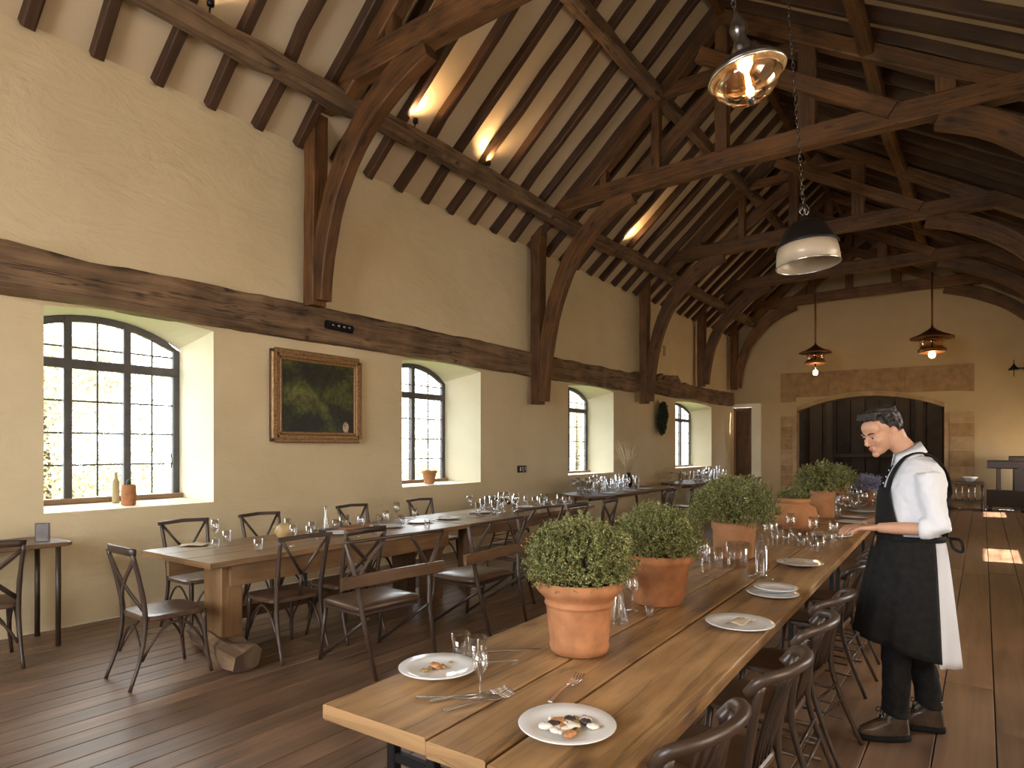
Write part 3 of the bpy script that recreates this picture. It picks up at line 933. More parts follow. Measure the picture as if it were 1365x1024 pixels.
put(pw, True, -3.66, 3.26, (-1, 0.08), 'leather-seated chair with straight splayed legs, pulled out near the long table', 'plank-backed chairs with leather seats')
put(pw, False, -3.66, 4.42, (-1, -0.04), 'leather-seated chair with shining seat, pulled out in the middle of the aisle', 'plank-backed chairs with leather seats')
put(pw, False, -4.02, 5.62, (-1, 0.0), 'third leather-seated chair, half hidden by the nearest potted herb', 'plank-backed chairs with leather seats')
put(pc, False, -4.15, 6.65, (-1, 0.06), 'cross-back chair beside the far half of the window table')
put(pc, False, -4.15, 7.45, (-1, -0.06), 'cross-back chair at the far aisle corner of the window table')
o = put(pb, False, -5.46, 7.50, (1, 0), 'spindle chair on the wall side at the window table\'s far end', 'spindle chairs by the far tables')
for k, (x, y, d) in enumerate([(-4.80, 11.1, (-1, 0)), (-4.80, 12.4, (-1, 0)), (-4.9, 14.6, (-1, 0)), (-4.9, 15.4, (-1, 0)), (-4.9, 16.2, (-1, 0)), (-4.9, 17.0, (-1, 0))]):
    put(pb, False, x, y, d, ['spindle chair drawn up to the rounded far table', 'spindle chair at the far end of the rounded table', 'first spindle chair of the row at the farthest wall table',
        'second spindle chair of the row at the farthest wall table', 'third spindle chair of the row at the farthest wall table', 'last spindle chair of the row, closest to the hearth'][k], 'spindle chairs by the far tables')

# ------------------------------------------------------------------ tables
def plank_top(t, mat, x_edges, y0, y1, z, th, gap=0.006, skew=0.0, pieces=1, wobble=0.0, seed=0):
    r = random.Random(seed)
    for i, (a, b) in enumerate(zip(x_edges[:-1], x_edges[1:])):
        cuts = [y0]+[y0+(y1-y0)*(k+ r.uniform(-.12, .12))/pieces for k in range(1, pieces)]+[y1]
        for ya, yb in zip(cuts[:-1], cuts[1:]):
            s = MB(); m_ = 10
            pts = []
            for k in range(m_+1):
                y = ya+.001+(yb-ya-.002)*k/m_
                pts.append(((a+b)/2+skew*(y-y0)+noise.noise(Vector((y*1.1, i*3.7+seed, 0)))*wobble, y, z-th/2))
            s.sweep(pts, b-a-gap, th, cham=.10, jit=wobble*.25, seed=seed+i)
            s.build('plank', mat, t, fix=False)

# the long table in front (two tables end to end)
lt = thing('long_table', 'long golden plank table in front with potted herbs along its middle', 'table', (0, 0, 0))
plank_top(lt, M['table'], [-1.685, -1.245, -1.03, -0.70], 1.30, 7.45, .75, .048, gap=.011, skew=-.035, seed=3, wobble=.004)
def metal_trestle(t, cx, y):
    for dx in (-.32, -.15, .17):
        s = MB(); s.sweep([(cx+dx, y, 0), (cx+dx, y, .70)], .035, .035, up=(0, 1, 0)); s.build('leg', M['black_metal'], t)
    s = MB(); s.sweep([(cx-.32, y, .58), (cx+.17, y, .58)], .025, .03); s.build('cross_bar', M['black_metal'], t)
    s = MB(); s.sweep([(cx-.35, y, .69), (cx+.22, y, .69)], .05, .02); s.build('cross_bar', M['black_metal'], t)
for y in (1.44, 3.36, 5.1, 7.1): metal_trestle(lt, -1.19-.035*(y-1.3), y)
lt2 = thing('refectory_table', 'second plank table continuing toward the hearth, crowded with white plates and glasses', 'table', (0, 0, 0))
plank_top(lt2, M['table'], [-1.93, -1.60, -1.27, -0.95], 7.50, 13.2, .75, .048, gap=.006, skew=-.035, seed=9, wobble=.003)
for y in (7.8, 10.3, 12.9): metal_trestle(lt2, -1.44-.035*(y-7.5), y)

# window table with log foot
wt = thing('window_table', 'oak trestle table along the window wall resting on a rough log foot', 'table', (0, 0, 0))
plank_top(wt, M['table_left'], [-5.37, -5.03, -4.70, -4.36], 2.40, 5.25, .75, .042, gap=.003, skew=-.02, seed=21, wobble=.001)
s = MB(); s.sweep([(-4.48, 2.62, .62), (-4.56, 5.1, .62)], .03, .17); s.build('apron', M['table_left'], wt)
s = MB(); s.sweep([(-5.26, 2.55, .62), (-5.28, 5.1, .62)], .03, .17); s.build('apron', M['table_left'], wt)
for y in (2.66,):
    s = MB(); s.sweep([(-4.64, y, .16), (-4.64, y, .72)], .24, .18, up=(0, 1, 0), cham=.06); s.build('trestle_post', M['table_left'], wt)
s = MB(); pts = [(-4.98, 2.66, .09), (-4.75, 2.62, .10), (-4.45, 2.57, .10), (-4.10, 2.52, .09)]
s.sweep(pts, .17, .17, cham=.22, jit=.03, seg=.035, seed=4.2, smooth=False, tw=1.05); s.build('log_foot', M['log'], wt)
s = MB(); s.sweep([(-4.9, 2.75, .22), (-4.95, 5.0, .22)], .07, .10); s.build('stretcher', M['table_dark'], wt)
for x in (-5.05, -4.66):
    s = MB(); s.sweep([(x, 4.95, 0), (x, 4.95, .70)], .22, .14, up=(0, 1, 0), cham=.06); s.build('trestle_post', M['table_dark'], wt)
wt2 = thing('trestle_table', 'dark oak table continuing the window table toward the far end', 'table', (0, 0, 0))
plank_top(wt2, M['table_left'], [-5.47, -5.12, -4.77, -4.42], 5.29, 8.15, .75, .042, gap=.003, skew=-.02, seed=22, wobble=.001)
s = MB(); s.sweep([(-4.56, 5.4, .64), (-4.62, 8.0, .64)], .03, .12); s.build('apron', M['table_dark'], wt2)
for y in (5.55, 7.9):
    for x in (-5.2, -4.72):
        s = MB(); s.sweep([(x, y, 0), (x, y, .70)], .10, .10, up=(0, 1, 0)); s.build('leg', M['table_dark'], wt2)

def round_end_table(name, label, x0, x1, y0, y1):
    t = thing(name, label, 'table', ((x0+x1)/2, (y0+y1)/2, 0))
    w_, d_ = x1-x0, y1-y0
    for i in range(3):
        s = MB()
        full = rounded_rect(w_, d_, w_*.42, 8)
        a, b = -w_/2+w_/3*i+.003, -w_/2+w_/3*(i+1)-.003
        ys_ = []
        for k in range(9):
            x = a+(b-a)*k/8
            r = w_*.42; ex = max(0, abs(x)-(w_/2-r)); ys_.append((x, d_/2-r+math.sqrt(max(0, r*r-ex*ex))))
        poly = [(x, -y) for x, y in ys_]+[(x, y) for x, y in reversed(ys_)]
        s.extrude([(x, y, .71) for x, y in poly], (0, 0, .04)); s.build('plank', M['table_dark'], t)
    for sy in (-1, 1):
        for sx in (-1, 1):
            s = MB(); s.tube(smooth_pts([(sx*w_*.42, sy*(d_/2-.25), 0), (sx*w_*.30, sy*(d_/2-.42), .35), (sx*w_*.30, sy*(d_/2-.5), .71)], 4), .028, 8); s.build('leg', M['table_dark'], t)
    s = MB(); s.sweep([(0, -d_/2+.5, .66), (0, d_/2-.5, .66)], .05, .09); s.build('stretcher', M['table_dark'], t)
    return t
round_end_table('rounded_table', 'dark table with rounded ends against the wall under the third window', -6.15, -5.15, 9.6, 13.1)
round_end_table('rounded_table', 'farthest dark table along the window wall, below the fourth window', -6.15, -5.25, 14.1, 18.2)
# small corner table at the left edge
ct = thing('corner_table', 'small dark table at the left edge carrying glasses and a framed card', 'table', (-6.12, 1.45, 0))
s = MB(); slab(s, rounded_rect(.56, 1.3, .05), .785, .82, edge=.005); s.build('tabletop', M['table_dark'], ct)
for sx in (-1, 1):
    for sy in (-1, 1):
        s = MB(); s.tube([(sx*.22, sy*.56, 0), (sx*.22, sy*.56, .785)], .02, 8); s.build('leg', M['chair'], ct)

# ------------------------------------------------------------------ herbs in terracotta pots
def herb(name, label, x, y, z, rt, rb, h, fr, fh, n, size, mat='terracotta', style='flare', leafmat='leaf', seed=0, lean=(0, 0)):
    t = thing(name, label, 'plant', (x, y, z), rz=seed*1.3, group=None)
    s = MB()
    if style == 'flare':
        prof = [(rb*.9, 0), (rb*1.0, .004), (rb*1.06, h*.10), (rb*1.03, h*.125), (rt*.80, h*.62), (rt*.805, h*.655), (rt*.84, h*.665), (rt*.845, h*.69), (rt*.82, h*.70), (rt*.85, h*.76), (rt*.97, h*.825), (rt*1.05, h*.88), (rt*1.06, h*.94), (rt*1.03, h*.985), (rt, h), (rt*.93, h*.99), (rt*.84, h*.88), (rt*.8, h*.86)]
    elif style == 'plain':
        prof = [(rb*.95, 0), (rb, .006), (rt*.90, h*.80), (rt*1.0, h*.83), (rt*1.03, h*.97), (rt*1.0, h), (rt*.90, h*.98), (rt*.86, h*.86)]
    elif style == 'round':
        prof = [(rb*.6, 0), (rb*.72, .006), (rb*1.05, h*.25), (rb*1.12, h*.48), (rb*1.0, h*.72), (rt*.86, h*.82), (rt*1.0, h*.86), (rt*1.02, h*.98), (rt*.95, h), (rt*.8, h*.9)]
    else:
        prof = [(rb, 0), (rb*1.02, .01), (rt*.97, h*.76), (rt*1.03, h*.80), (rt*1.03, h*.96), (rt, h), (rt*.88, h*.97), (rt*.85, h*.85)]
    s.lathe(prof, 36); p = s.build('pot', M[mat], t)
    s = MB(); s.lathe([(0.001, h*.90), (rt*.86, h*.875)][::-1], 20); s.build('soil', M['soil'], p)
    r = random.Random(seed)
    s = MB()
    for k in range(26):
        a = r.uniform(0, 2*PI); q = r.uniform(.3, .9)
        s.tube([(0, 0, h*.86), (math.cos(a)*fr*q*.5, math.sin(a)*fr*q*.5, h+fh*.35), (math.cos(a)*fr*q, math.sin(a)*fr*q, h+fh*(1-q*.5)*.8)], [.004, .003, .001], 4)
    s.build('stems', M['twig'], t)
    s = MB()
    def lf(p, d, L):
        b = d.cross(Vector((r.uniform(-1, 1), r.uniform(-1, 1), r.uniform(-1, 1))))
        if b.length < 1e-4: return
        b.normalize()
        s.poly([p, p+d*L*.5+b*L*.24, p+d*L, p+d*L*.5-b*L*.24])
    sprigs = int(n/14)
    for _ in range(sprigs):
        a = r.uniform(0, 2*PI); ph = math.acos(r.uniform(-.62, 1.0))
        d = Vector((math.sin(ph)*math.cos(a), math.sin(ph)*math.sin(a), math.cos(ph)))
        k = r.uniform(.45, 1.0)**.6 * (1+.22*noise.noise(d*2.6+Vector((seed, 0, 0))) + .10*noise.noise(d*7+Vector((0, seed, 0))))
        c = Vector((d.x*fr*k+lean[0]*max(0, d.z), d.y*fr*k+lean[1], h*.96+fh*.36+d.z*fh*.60*k))
        ax = (d+Vector((r.uniform(-.5, .5), r.uniform(-.5, .5), r.uniform(-.1, .8)))).normalized()
        Ls = size*2.8*r.uniform(.7, 1.3)
        for j in range(14):
            q = c+ax*Ls*(j/14-.6)
            o_ = (ax*.5+Vector((r.uniform(-1, 1), r.uniform(-1, 1), r.uniform(-1, 1)))).normalized()
            lf(q, o_, size*r.uniform(.6, 1.15)*(1.15-.5*j/14))
    s.build('foliage', M[leafmat], t, kind='stuff', fix=False)
    return t
P = at(772, 868, .75); herb('potted_herb', 'largest potted herb in a flared terracotta pot, nearest on the long table', P.x, P.y, .752, .163, .112, .285, .215, .27, 36000, .0125, seed=1)
P = at(877, 803, .75); herb('potted_herb', 'second potted herb in a straight-sided terracotta pot, behind the nearest one', P.x, P.y, .752, .180, .128, .26, .235, .27, 36000, .0125, style='plain', seed=2)
P = at(978, 742, .75); herb('potted_herb', 'third potted herb, wide dark bush over a pot hidden behind glasses', P.x, P.y, .752, .155, .14, .26, .31, .36, 36000, .015, style='straight', mat='terracotta_pale', seed=3)
P = at(1043, 699, .75); P.x = -1.50; P.y = 6.75; herb('potted_herb', 'herb in a round-bellied terracotta pot, fourth along the table', P.x, P.y, .752, .150, .195, .32, .16, .12, 5000, .018, style='round', mat='terracotta_pale', seed=4)
P = at(1083, 684, .75); herb('potted_herb', 'bright-leaved herb in a small straight pot near the far plates', -1.52, 8.25, .752, .135, .125, .32, .30, .36, 14000, .024, style='straight', mat='terracotta_pale', seed=5)
herb('potted_herb', 'farthest little potted herb before the hearth on the second table', -1.72, 10.4, .752, .15, .14, .30, .27, .30, 7000, .028, style='straight', mat='terracotta_pale', seed=6)
herb('lavender_pot', 'grey-violet lavender in a low pot at the far table end', -1.45, 11.3, .752, .12, .10, .16, .22, .26, 5000, .03, style='plain', leafmat='flower', seed=8)
# things on the window sills
s0 = thing('cactus_pot', 'tall terracotta pot with a tiny cactus on the first window sill', 'plant', (-6.62, 2.84, 1.01))
s = MB(); s.lathe([(.052, 0), (.062, .01), (.066, .10), (.060, .19), (.055, .20), (.05, .19)], 20); s.build('pot', M['terracotta'], s0)
s = MB(); s.ellipsoid((0, 0, .215), (.022, .022, .035)); s.build('cactus', M['leaf_dark'], s0)
s = MB(); s.lathe([(.030, 0), (.032, .01), (.030, .20), (.016, .235), (.015, .29), (.018, .295)], 16)
tag(s.build('stoneware_bottle', M['stalk'], None, loc=(-6.80, 2.80, 1.03)), 'tan bottle standing behind the cactus pot by the window frame', 'bottle')
s0 = thing('sill_pot', 'terracotta flower pot on the second window sill', 'pot', (-6.60, 6.98, 1.035))
s = MB(); s.lathe([(.065, 0), (.075, .01), (.10, .15), (.115, .155), (.118, .195), (.108, .195), (.095, .14)], 24); s.build('pot', M['terracotta_pale'], s0)
s = MB(); s.lathe([(.1, .145), (.001, .15)], 20); s.build('soil', M['soil'], s0)
# dried grasses in a vase on the rounded table
P = Vector((-6.0, 12.35, .75))
s0 = thing('grass_vase', 'vase of dry pale grasses standing right of the third window', 'vase', P)
s = MB(); s.lathe([(.06, 0), (.09, .05), (.10, .16), (.05, .26), (.06, .30), (.05, .29)], 20); s.build('vase', M['black_metal'], s0)
s = MB(); r = random.Random(3)
for k in range(60):
    a = r.uniform(0, 2*PI); q = r.uniform(.05, .32); hh = r.uniform(.35, .72)
    s.tube([(0, 0, .15), (math.cos(a)*q*.35, math.sin(a)*q*.35, .28+hh*.5), (math.cos(a)*q, math.sin(a)*q, .28+hh)], [.003, .003, .0015], 4)
s.build('stalks', M['stalk'], s0, kind='stuff')
# wreath
s0 = thing('wreath', 'dark green bunch of leaves hanging on the wall between the far windows', 'wreath', (XL+.15, 14.86, 2.30))
s = MB(); leaf_cloud(s, [((0, 0, 0), (.07, .24, .36)), ((0, .05, .1), (.08, .2, .3)), ((0, -.04, -.12), (.08, .18, .3))], 2600, .045, 12)
s.build('leaves', M['leaf_dark'], s0, kind='stuff', fix=False)
s = MB(); s.tube([(-.03, 0, .2), (-.13, 0, .44)], .006, 6); s.build('hook', M['black_metal'], s0)

# ------------------------------------------------------------------ tableware
def plate_mesh(R=.145):
    s = MB(); s.lathe([(R*.55, 0), (R*.60, .004), (R*.72, .008), (R*.99, .019), (R, .021), (R*.985, .023), (R*.72, .013), (R*.6, .009), (R*.3, .007), (0.001, .007)], 40)
    return s
REG = []
def obj_of(name, mesh, label, cat, loc, group=None, rz=0):
    REG.append((loc[0], loc[1], .15 if 'plate' in name else (.075 if 'jar' in name else .045)))
    o = bpy.data.objects.new(name, mesh); COL.objects.link(o); o.location = loc; o.rotation_euler = (0, 0, rz)
    return tag(o, label, cat, group)
pm = plate_mesh().mesh('plate'); pm.materials.append(M['ceramic'])
pms = plate_mesh(.115).mesh('small_plate'); pms.materials.append(M['ceramic'])
fp = {}
def plate(u, v, R, label, name='dinner_plate'):
    P = at(u, v, .75)+Vector((0, 0, .003))
    o = obj_of(name, pm, label, 'plate', P, 'plates on the long table'); o.scale = (R/.145,)*3
    return P
P1 = plate(584, 896, .142, 'cream plate with a few crumbs beside two tumblers at the near end')
P2 = plate(756, 974, .140, 'white plate of half-eaten pastry, nearest to the viewer')
P3 = plate(986, 836, .150, 'white plate with a beige napkin scrap, nearest of the three on the aisle side')
plate(1030, 795, .135, 'white plate topped with a smaller one, next after the middle plate')
o = obj_of('side_plate', pms, 'small white plate stacked on the plate by the aisle edge', 'plate', at(1034, 793, .75)+Vector((0, 0, .024)), 'plates on the long table')
plate(1066, 754, .150, 'white plate with a folded tan napkin near the tall glass cylinder')
plate(1108, 716, .18, 'broad pale plate on the table close to the waiter\'s hands')
plate(1020, 690, .17, 'shallow plate heaped with cutlery past the round pot', 'dinner_plate')
# food
def food(P, n, R, seed, label, mats):
    t = thing('food', label, 'food', P+Vector((0, 0, .008)))
    r = random.Random(seed)
    for k in range(n):
        s = MB(); rr = r.uniform(.006, .017); a = r.uniform(0, 2*PI); q = r.uniform(0, R)
        s.ellipsoid((0, 0, 0), (rr*1.3, rr, rr*.55), 10, 6, noise_amp=.5, seed=seed*10+k)
        s.build('morsel', M[mats[k % len(mats)]], t, loc=(math.cos(a)*q, math.sin(a)*q, rr*.45), rz=r.uniform(0, 3))
M['crust'] = m_plain('crust', (0.42, 0.19, 0.07), 0.6, var=.4, scale=60)
M['cream'] = m_plain('cream', (0.72, 0.66, 0.58), 0.5, var=.12, scale=60)
M['crumb'] = m_plain('crumb', (0.30, 0.21, 0.08), 0.7, var=.4, scale=60)
M['dark_food'] = m_plain('dark_food', (0.05, 0.03, 0.03), 0.4)
M['linen'] = m_plain('linen', (0.50, 0.40, 0.28), 0.9, var=.08, scale=90, bmp=.2)
food(P2+Vector((0, 0, .004)), 40, .075, 5, 'heap of torn pastry and cream on the nearest plate', ['cream', 'crust', 'cream', 'crumb', 'dark_food', 'cream'])
food(P1+Vector((0, 0, .004)), 14, .07, 8, 'olive-coloured crumbs left on the cream plate', ['crumb', 'crumb', 'crust'])
def napkin(P, label, rz, L=.16):
    s = MB()
    R = []
    for i in range(9):
        R.append([(-L/2+L*i/8, -L*.3+L*.6*j/6, .012+.012*math.sin(i*1.1+j*.6)*noise.noise(Vector((i*.5, j*.5, rz)))+.008*math.exp(-((i-4)/2)**2)) for j in range(7)])
    s.rings(R, closed=False, caps=False)
    o = s.build('napkin', M['linen'], None, loc=P, rz=rz, fix=False); md = o.modifiers.new('thick', 'SOLIDIFY'); md.thickness = .004; md.offset = 1
    tag(o, label, 'napkin')
napkin(at(1060, 753, .75)+Vector((0, 0, .016)), 'tan napkin folded on the plate near the tall glass cylinder', .4, .15)
napkin(at(1108, 716, .75)+Vector((0, 0, .022)), 'sand-coloured napkin spread over the broad pale plate', .9, .24)
napkin(P3+Vector((.01, .01, .012)), 'small beige napkin on the nearest of the three white aisle-side plates', 1.4, .11)

def fork_obj(label, P, rz):
    t = thing('fork', label, 'fork', P+Vector((0, 0, .002)), rz); t.scale = (1.45, 1.2, 1.3)
    s = MB(); s.sweep([(0, -.11, .004), (0, -.02, .008), (0, .03, .004)], .011, .004, cham=.3, tw=.6); s.build('handle', M['chrome'], t)
    s = MB(); s.sweep([(0, .028, .004), (0, .045, .002), (0, .062, .004)], .016, .003, cham=.3, tw=1.6); s.build('neck', M['chrome'], t)
    for k in range(4):
        s = MB(); x = -.0105+.007*k; s.tube([(x, .060, .004), (x, .08, .003), (x*.95, .105, .012)], .0016, 5); s.build('tine', M['chrome'], t)
    return t
def knife_obj(label, P, rz):
    t = thing('knife', label, 'knife', P+Vector((0, 0, .004)), rz)
    s = MB(); s.sweep([(0, -.11, 0), (0, -.01, 0)], .015, .007, cham=.4); s.build('handle', M['chrome'], t)
    s = MB(); s.extrude([(-.008, -.01, -.001), (-.008, .10, -.001), (.0, .118, -.001), (.008, .09, -.001), (.008, -.01, -.001)], (0, 0, .002)); s.build('blade', M['chrome'], t)
fork_obj('steel fork with raised tines beside the cream plate', at(626, 930, .75), -.55)
fork_obj('second steel fork leaning against the first one by the cream plate', at(640, 938, .75), -.35)
knife_obj('short steel knife just in front of the cream plate', at(600, 932, .75), -.95)
fork_obj('lone fork lying beyond the plate of pastry', at(755, 920, .75), .15)
knife_obj('long knife lying between the tumblers and the largest pot', at(650, 884, .75), -.75)
knife_obj('knife whose tip points at the base of the largest pot', at(684, 868, .75), -.8)

def tumbler_mesh(r=.036, h=.095):
    s = MB(); s.lathe([(r*.80, 0), (r*.86, .003), (r, h), (r*.94, h), (r*.80, .012), (.001, .010)], 20); m = s.mesh('tumbler'); m.materials.append(M['glass']); return m
def wine_mesh(h=.20, r=.036):
    s = MB(); s.lathe([(.034, 0), (.034, .002), (.006, .007), (.0042, .02), (.0042, h*.42), (.012, h*.46), (r*.9, h*.60), (r, h*.72), (r*.82, h), (r*.78, h), (r*.93, h*.72), (r*.82, h*.61), (.004, h*.50)], 20); m = s.mesh('wine_glass'); m.materials.append(M['glass']); return m
def tall_mesh(r=.036, h=.24):
    s = MB(); s.lathe([(r*1.9, 0), (r*1.9, .003), (r*.9, .010), (r*.82, .02), (r*.86, h), (r*.80, h), (r*.76, .03), (.001, .028)], 20); m = s.mesh('glass_cylinder'); m.materials.append(M['glass']); return m
def carafe_mesh(h=.26):
    s = MB(); s.lathe([(.044, 0), (.048, .004), (.046, .02), (.030, h*.45), (.018, h*.75), (.020, h), (.016, h), (.014, h*.75), (.026, h*.45), (.041, .02), (.001, .012)], 20); m = s.mesh('carafe'); m.materials.append(M['glass']); return m
GM = {'tumbler': tumbler_mesh(), 'wine_glass': wine_mesh(), 'glass_cylinder': tall_mesh(), 'carafe': carafe_mesh(), 'highball': tumbler_mesh(.034, .15), 'glass_jar': tumbler_mesh(.075, .17)}
GM['highball'].name = 'highball'
def glass(kind, P, label, group=None, sc=1.0):
    o = obj_of(kind, GM[kind], label, 'glass' if kind not in ('carafe', 'glass_jar', 'glass_cylinder') else {'carafe': 'carafe', 'glass_jar': 'jar', 'glass_cylinder': 'vase'}[kind], P, group, rz=rnd.uniform(0, 6))
    o.scale = (sc,)*3
    return o
glass('tumbler', at(614, 876, .75), 'left one of two clear tumblers by the cream plate')
glass('tumbler', at(636, 882, .75), 'right one of two clear tumblers by the cream plate')
glass('wine_glass', at(640, 926, .75), 'thin-stemmed glass above the forks at the near end', sc=.75)
glass('carafe', at(824, 830, .75), 'clear tapering carafe between the two nearest pots')
glass('wine_glass', at(843, 814, .75), 'wine glass squeezed between the carafe and the second pot', sc=.9)
glass('tumbler', at(866, 822, .75), 'short tumbler in front of the second terracotta pot', sc=.55)
glass('wine_glass', at(936, 766, .75), 'wine glass just right of the second terracotta pot', sc=1.15)
glass('glass_jar', at(983, 756, .75), 'wide glass jar standing before the third terracotta pot', sc=1.0)
glass('highball', at(958, 757, .75), 'highball glass left of the wide glass jar', sc=.95)
glass('highball', at(941, 750, .75), 'highball glass between the second pot and the wide glass jar', sc=1.0)
glass('highball', at(1016, 747, .75), 'highball glass between the wide jar and the tall cylinder', sc=.95)
glass('glass_cylinder', at(1015, 770, .75), 'tall slim glass cylinder on a flat foot', sc=1.2)
for k, (u, v) in enumerate([(1033, 727), (1048, 726), (1040, 719)]):
    glass('highball', at(u, v, .75), ['left front glass of the trio below the round pot', 'right front glass of the trio below the round pot', 'rear glass of the trio below the round pot'][k], sc=.85)
r = random.Random(11)
# crowded far part of the table
ORD = ['first', 'second', 'third', 'fourth', 'fifth', 'sixth', 'seventh', 'eighth', 'ninth', 'tenth', 'eleventh', 'twelfth', 'thirteenth', 'fourteenth', 'fifteenth', 'sixteenth', 'seventeenth', 'eighteenth', 'nineteenth', 'twentieth']
ORD += ['twenty-'+w_ for w_ in ORD[:9]]+['thirtieth']+['thirty-'+w_ for w_ in ORD[:9]]+['fortieth']
def scatter(n, x0, x1, y0, y1, z, kinds, label, group, sc=(.8, 1.15), avoid=(), seed=0, mind=.10):
    # label: where the cluster stands; each glass is told apart by its order from the near end
    r = random.Random(seed); pts = []
    tries = 0
    while len(pts) < n and tries < 6000:
        tries += 1
        y = r.uniform(y0, y1); x = r.uniform(x0, x1)
        if any((x-a)**2+(y-b)**2 < (mind+.01)**2 for a, b in pts): continue
        if any((x-a)**2+(y-b)**2 < R*R for a, b, R in avoid): continue
        if any((x-a)**2+(y-b)**2 < (R+.05)**2 for a, b, R in REG): continue
        pts.append((x, y))
    pts.sort(key=lambda p: p[1])
    seen = {}
    for i, (x, y) in enumerate(pts):
        kd = kinds[i % len(kinds)]
        seen[kd] = seen.get(kd, 0)+1
        glass(kd, (x, y, z), '%s %s from the near end %s' % (ORD[seen[kd]-1], kd.replace('_', ' ').replace('highball', 'tall tumbler'), label), group, r.uniform(*sc))
pots = [(-1.50, 6.75, .30), (-1.52, 8.25, .22), (-1.72, 10.4, .24), (-1.45, 11.3, .2)]
for k, (x, y) in enumerate([(-1.16, 7.80), (-1.2, 8.35), (-1.22, 9.2)]):
    o = obj_of('dinner_plate', pm, ['white plate at the front corner of the second table', 'white plate second in line on the second table', 'white plate third in line on the second table'][k], 'plate', (x, y, .75), 'plates on the second table')
scatter(14, -1.45, -1.0, 5.5, 6.3, .75, ['tumbler', 'wine_glass', 'tumbler'], 'of the glass cluster before the waiter', 'glasses before the waiter\'s hands', avoid=pots+[(at(1108, 716, .75).x, at(1108, 716, .75).y, .24)], seed=3)
scatter(26, -1.80, -1.38, 7.7, 9.8, .75, ['wine_glass', 'tumbler', 'highball'], 'of the second long table', 'glasses on the near part of the second table', avoid=pots+[(-1.16, 7.85, .2), (-1.2, 8.2, .2), (-1.3, 9.2, .2)], seed=4)
scatter(30, -1.95, -1.2, 9.9, 13.0, .75, ['wine_glass', 'tumbler', 'wine_glass'], 'of the glasses before the hearth', 'glasses on the far part of the second table', avoid=pots, seed=5)
# clutter on the window tables
def on(u, v):
    p = at(u, v, .75); p.x = max(p.x, -5.27 if p.y < 5.2 else -5.35); return p
glass('wine_glass', on(272, 722), 'wine glass at the near end of the window table, by the napkin')
glass('tumbler', on(300, 722), 'first tumbler on the window table, just past the near wine glass')
glass('tumbler', on(288, 732), 'low tumbler at the aisle corner of the window table', sc=.8)
glass('highball', on(350, 708), 'highball glass before the yellow shell bowl')
glass('tumbler', on(396, 706), 'tumbler right behind the yellow shell bowl')
glass('glass_jar', on(430, 700), 'wire-topped glass jar in the middle of the window table', sc=.75)
glass('carafe', on(416, 704), 'slim carafe left of the wire-topped jar', sc=.9)
glass('tumbler', on(447, 705), 'tumbler to the right of the wire-topped jar')
glass('glass_jar', on(505, 697), 'round glass bowl on the window table below the fourth chair back', sc=.55)
glass('tumbler', on(480, 702), 'tumbler on the wooden board of the window table')
s = MB(); s.ellipsoid((0, 0, .07), (.05, .09, .075), 14, 8, noise_amp=.3)
M['shell'] = m_plain('shell', (0.46, 0.33, 0.15), .5, var=.2)
s.v = [(x, y, max(0, z)) for x, y, z in s.v]
tag(s.build('shell_bowl', M['shell'], None, loc=on(380, 718)), 'yellow shell-shaped bowl standing on the window table', 'bowl')
s = MB(); slab(s, rounded_rect(.28, .20, .03), 0, .018, edge=.004)
tag(s.build('serving_board', M['terracotta'], None, loc=on(474, 705), rz=.3), 'reddish wooden serving board on the window table', 'board')
s = MB(); slab(s, rounded_rect(.22, .16, .03), 0, .012, edge=.003)
tag(s.build('slate_tray', M['black_metal'], None, loc=on(437, 708), rz=.2), 'small dark tray beside the wire-topped jar', 'tray')
napkin(on(255, 727), 'crumpled napkin at the near end of the window table', .7, .2)
for k, (u, v, n_) in enumerate([(520, 703, 'white plate at the joint of the two window tables'), (560, 697, 'bright plate on the far window table, catching the window light'), (598, 692, 'white plate before the tall glasses of the far window table'), (640, 684, 'white plate beyond the tall glasses of the far window table'), (700, 677, 'white plate near the far end of the far window table'), (455, 712, 'white plate behind the plank-backed chair')]):
    obj_of('dinner_plate', pm, n_, 'plate', on(u, v), 'plates on the window tables')
for k in range(3):
    obj_of('dinner_plate', pm, ['first', 'second', 'third'][k]+' white plate along the aisle edge of the rounded table', 'plate', (-5.38, 10.3+.8*k, .75), 'plates on the rounded table')
scatter(12, -5.25, -4.75, 6.05, 6.9, .75, ['highball', 'wine_glass', 'highball'], 'of the glasses below the second window', 'tall glasses below the second window', (1.0, 1.3), seed=6)
scatter(12, -5.3, -4.7, 7.2, 8.05, .75, ['highball', 'tumbler', 'glass_jar'], 'of the glasses ending the window tables', 'glasses ending the window tables', (.8, 1.1), seed=7, mind=.14)
scatter(36, -6.0, -5.6, 9.9, 12.1, .75, ['highball', 'wine_glass', 'highball'], 'of the rounded table', 'tall glasses on the rounded table', (1.1, 1.5), seed=8)
scatter(34, -6.0, -5.4, 14.5, 17.8, .75, ['highball', 'wine_glass'], 'of the farthest wall table', 'tall glasses on the farthest wall table', (1.2, 1.6), seed=9)
scatter(14, -5.25, -4.55, 2.85, 5.1, .75, ['tumbler', 'wine_glass', 'tumbler'], 'of the log-footed window table\'s scattered glasses', 'glasses scattered on the window table', (.8, 1.05), avoid=[(p_.x, p_.y, .2) for p_ in [on(u, v) for u, v in ((272, 722), (300, 722), (288, 732), (363, 708), (398, 712), (430, 700), (416, 704), (447, 705), (505, 697), (480, 702), (380, 718), (474, 705), (437, 708), (255, 727), (455, 712))]], seed=15)
scatter(9, -6.25, -5.95, 1.05, 1.8, .82, ['tumbler', 'wine_glass'], 'of the left corner table', 'glasses on the corner table', (.8, 1.0), seed=12)
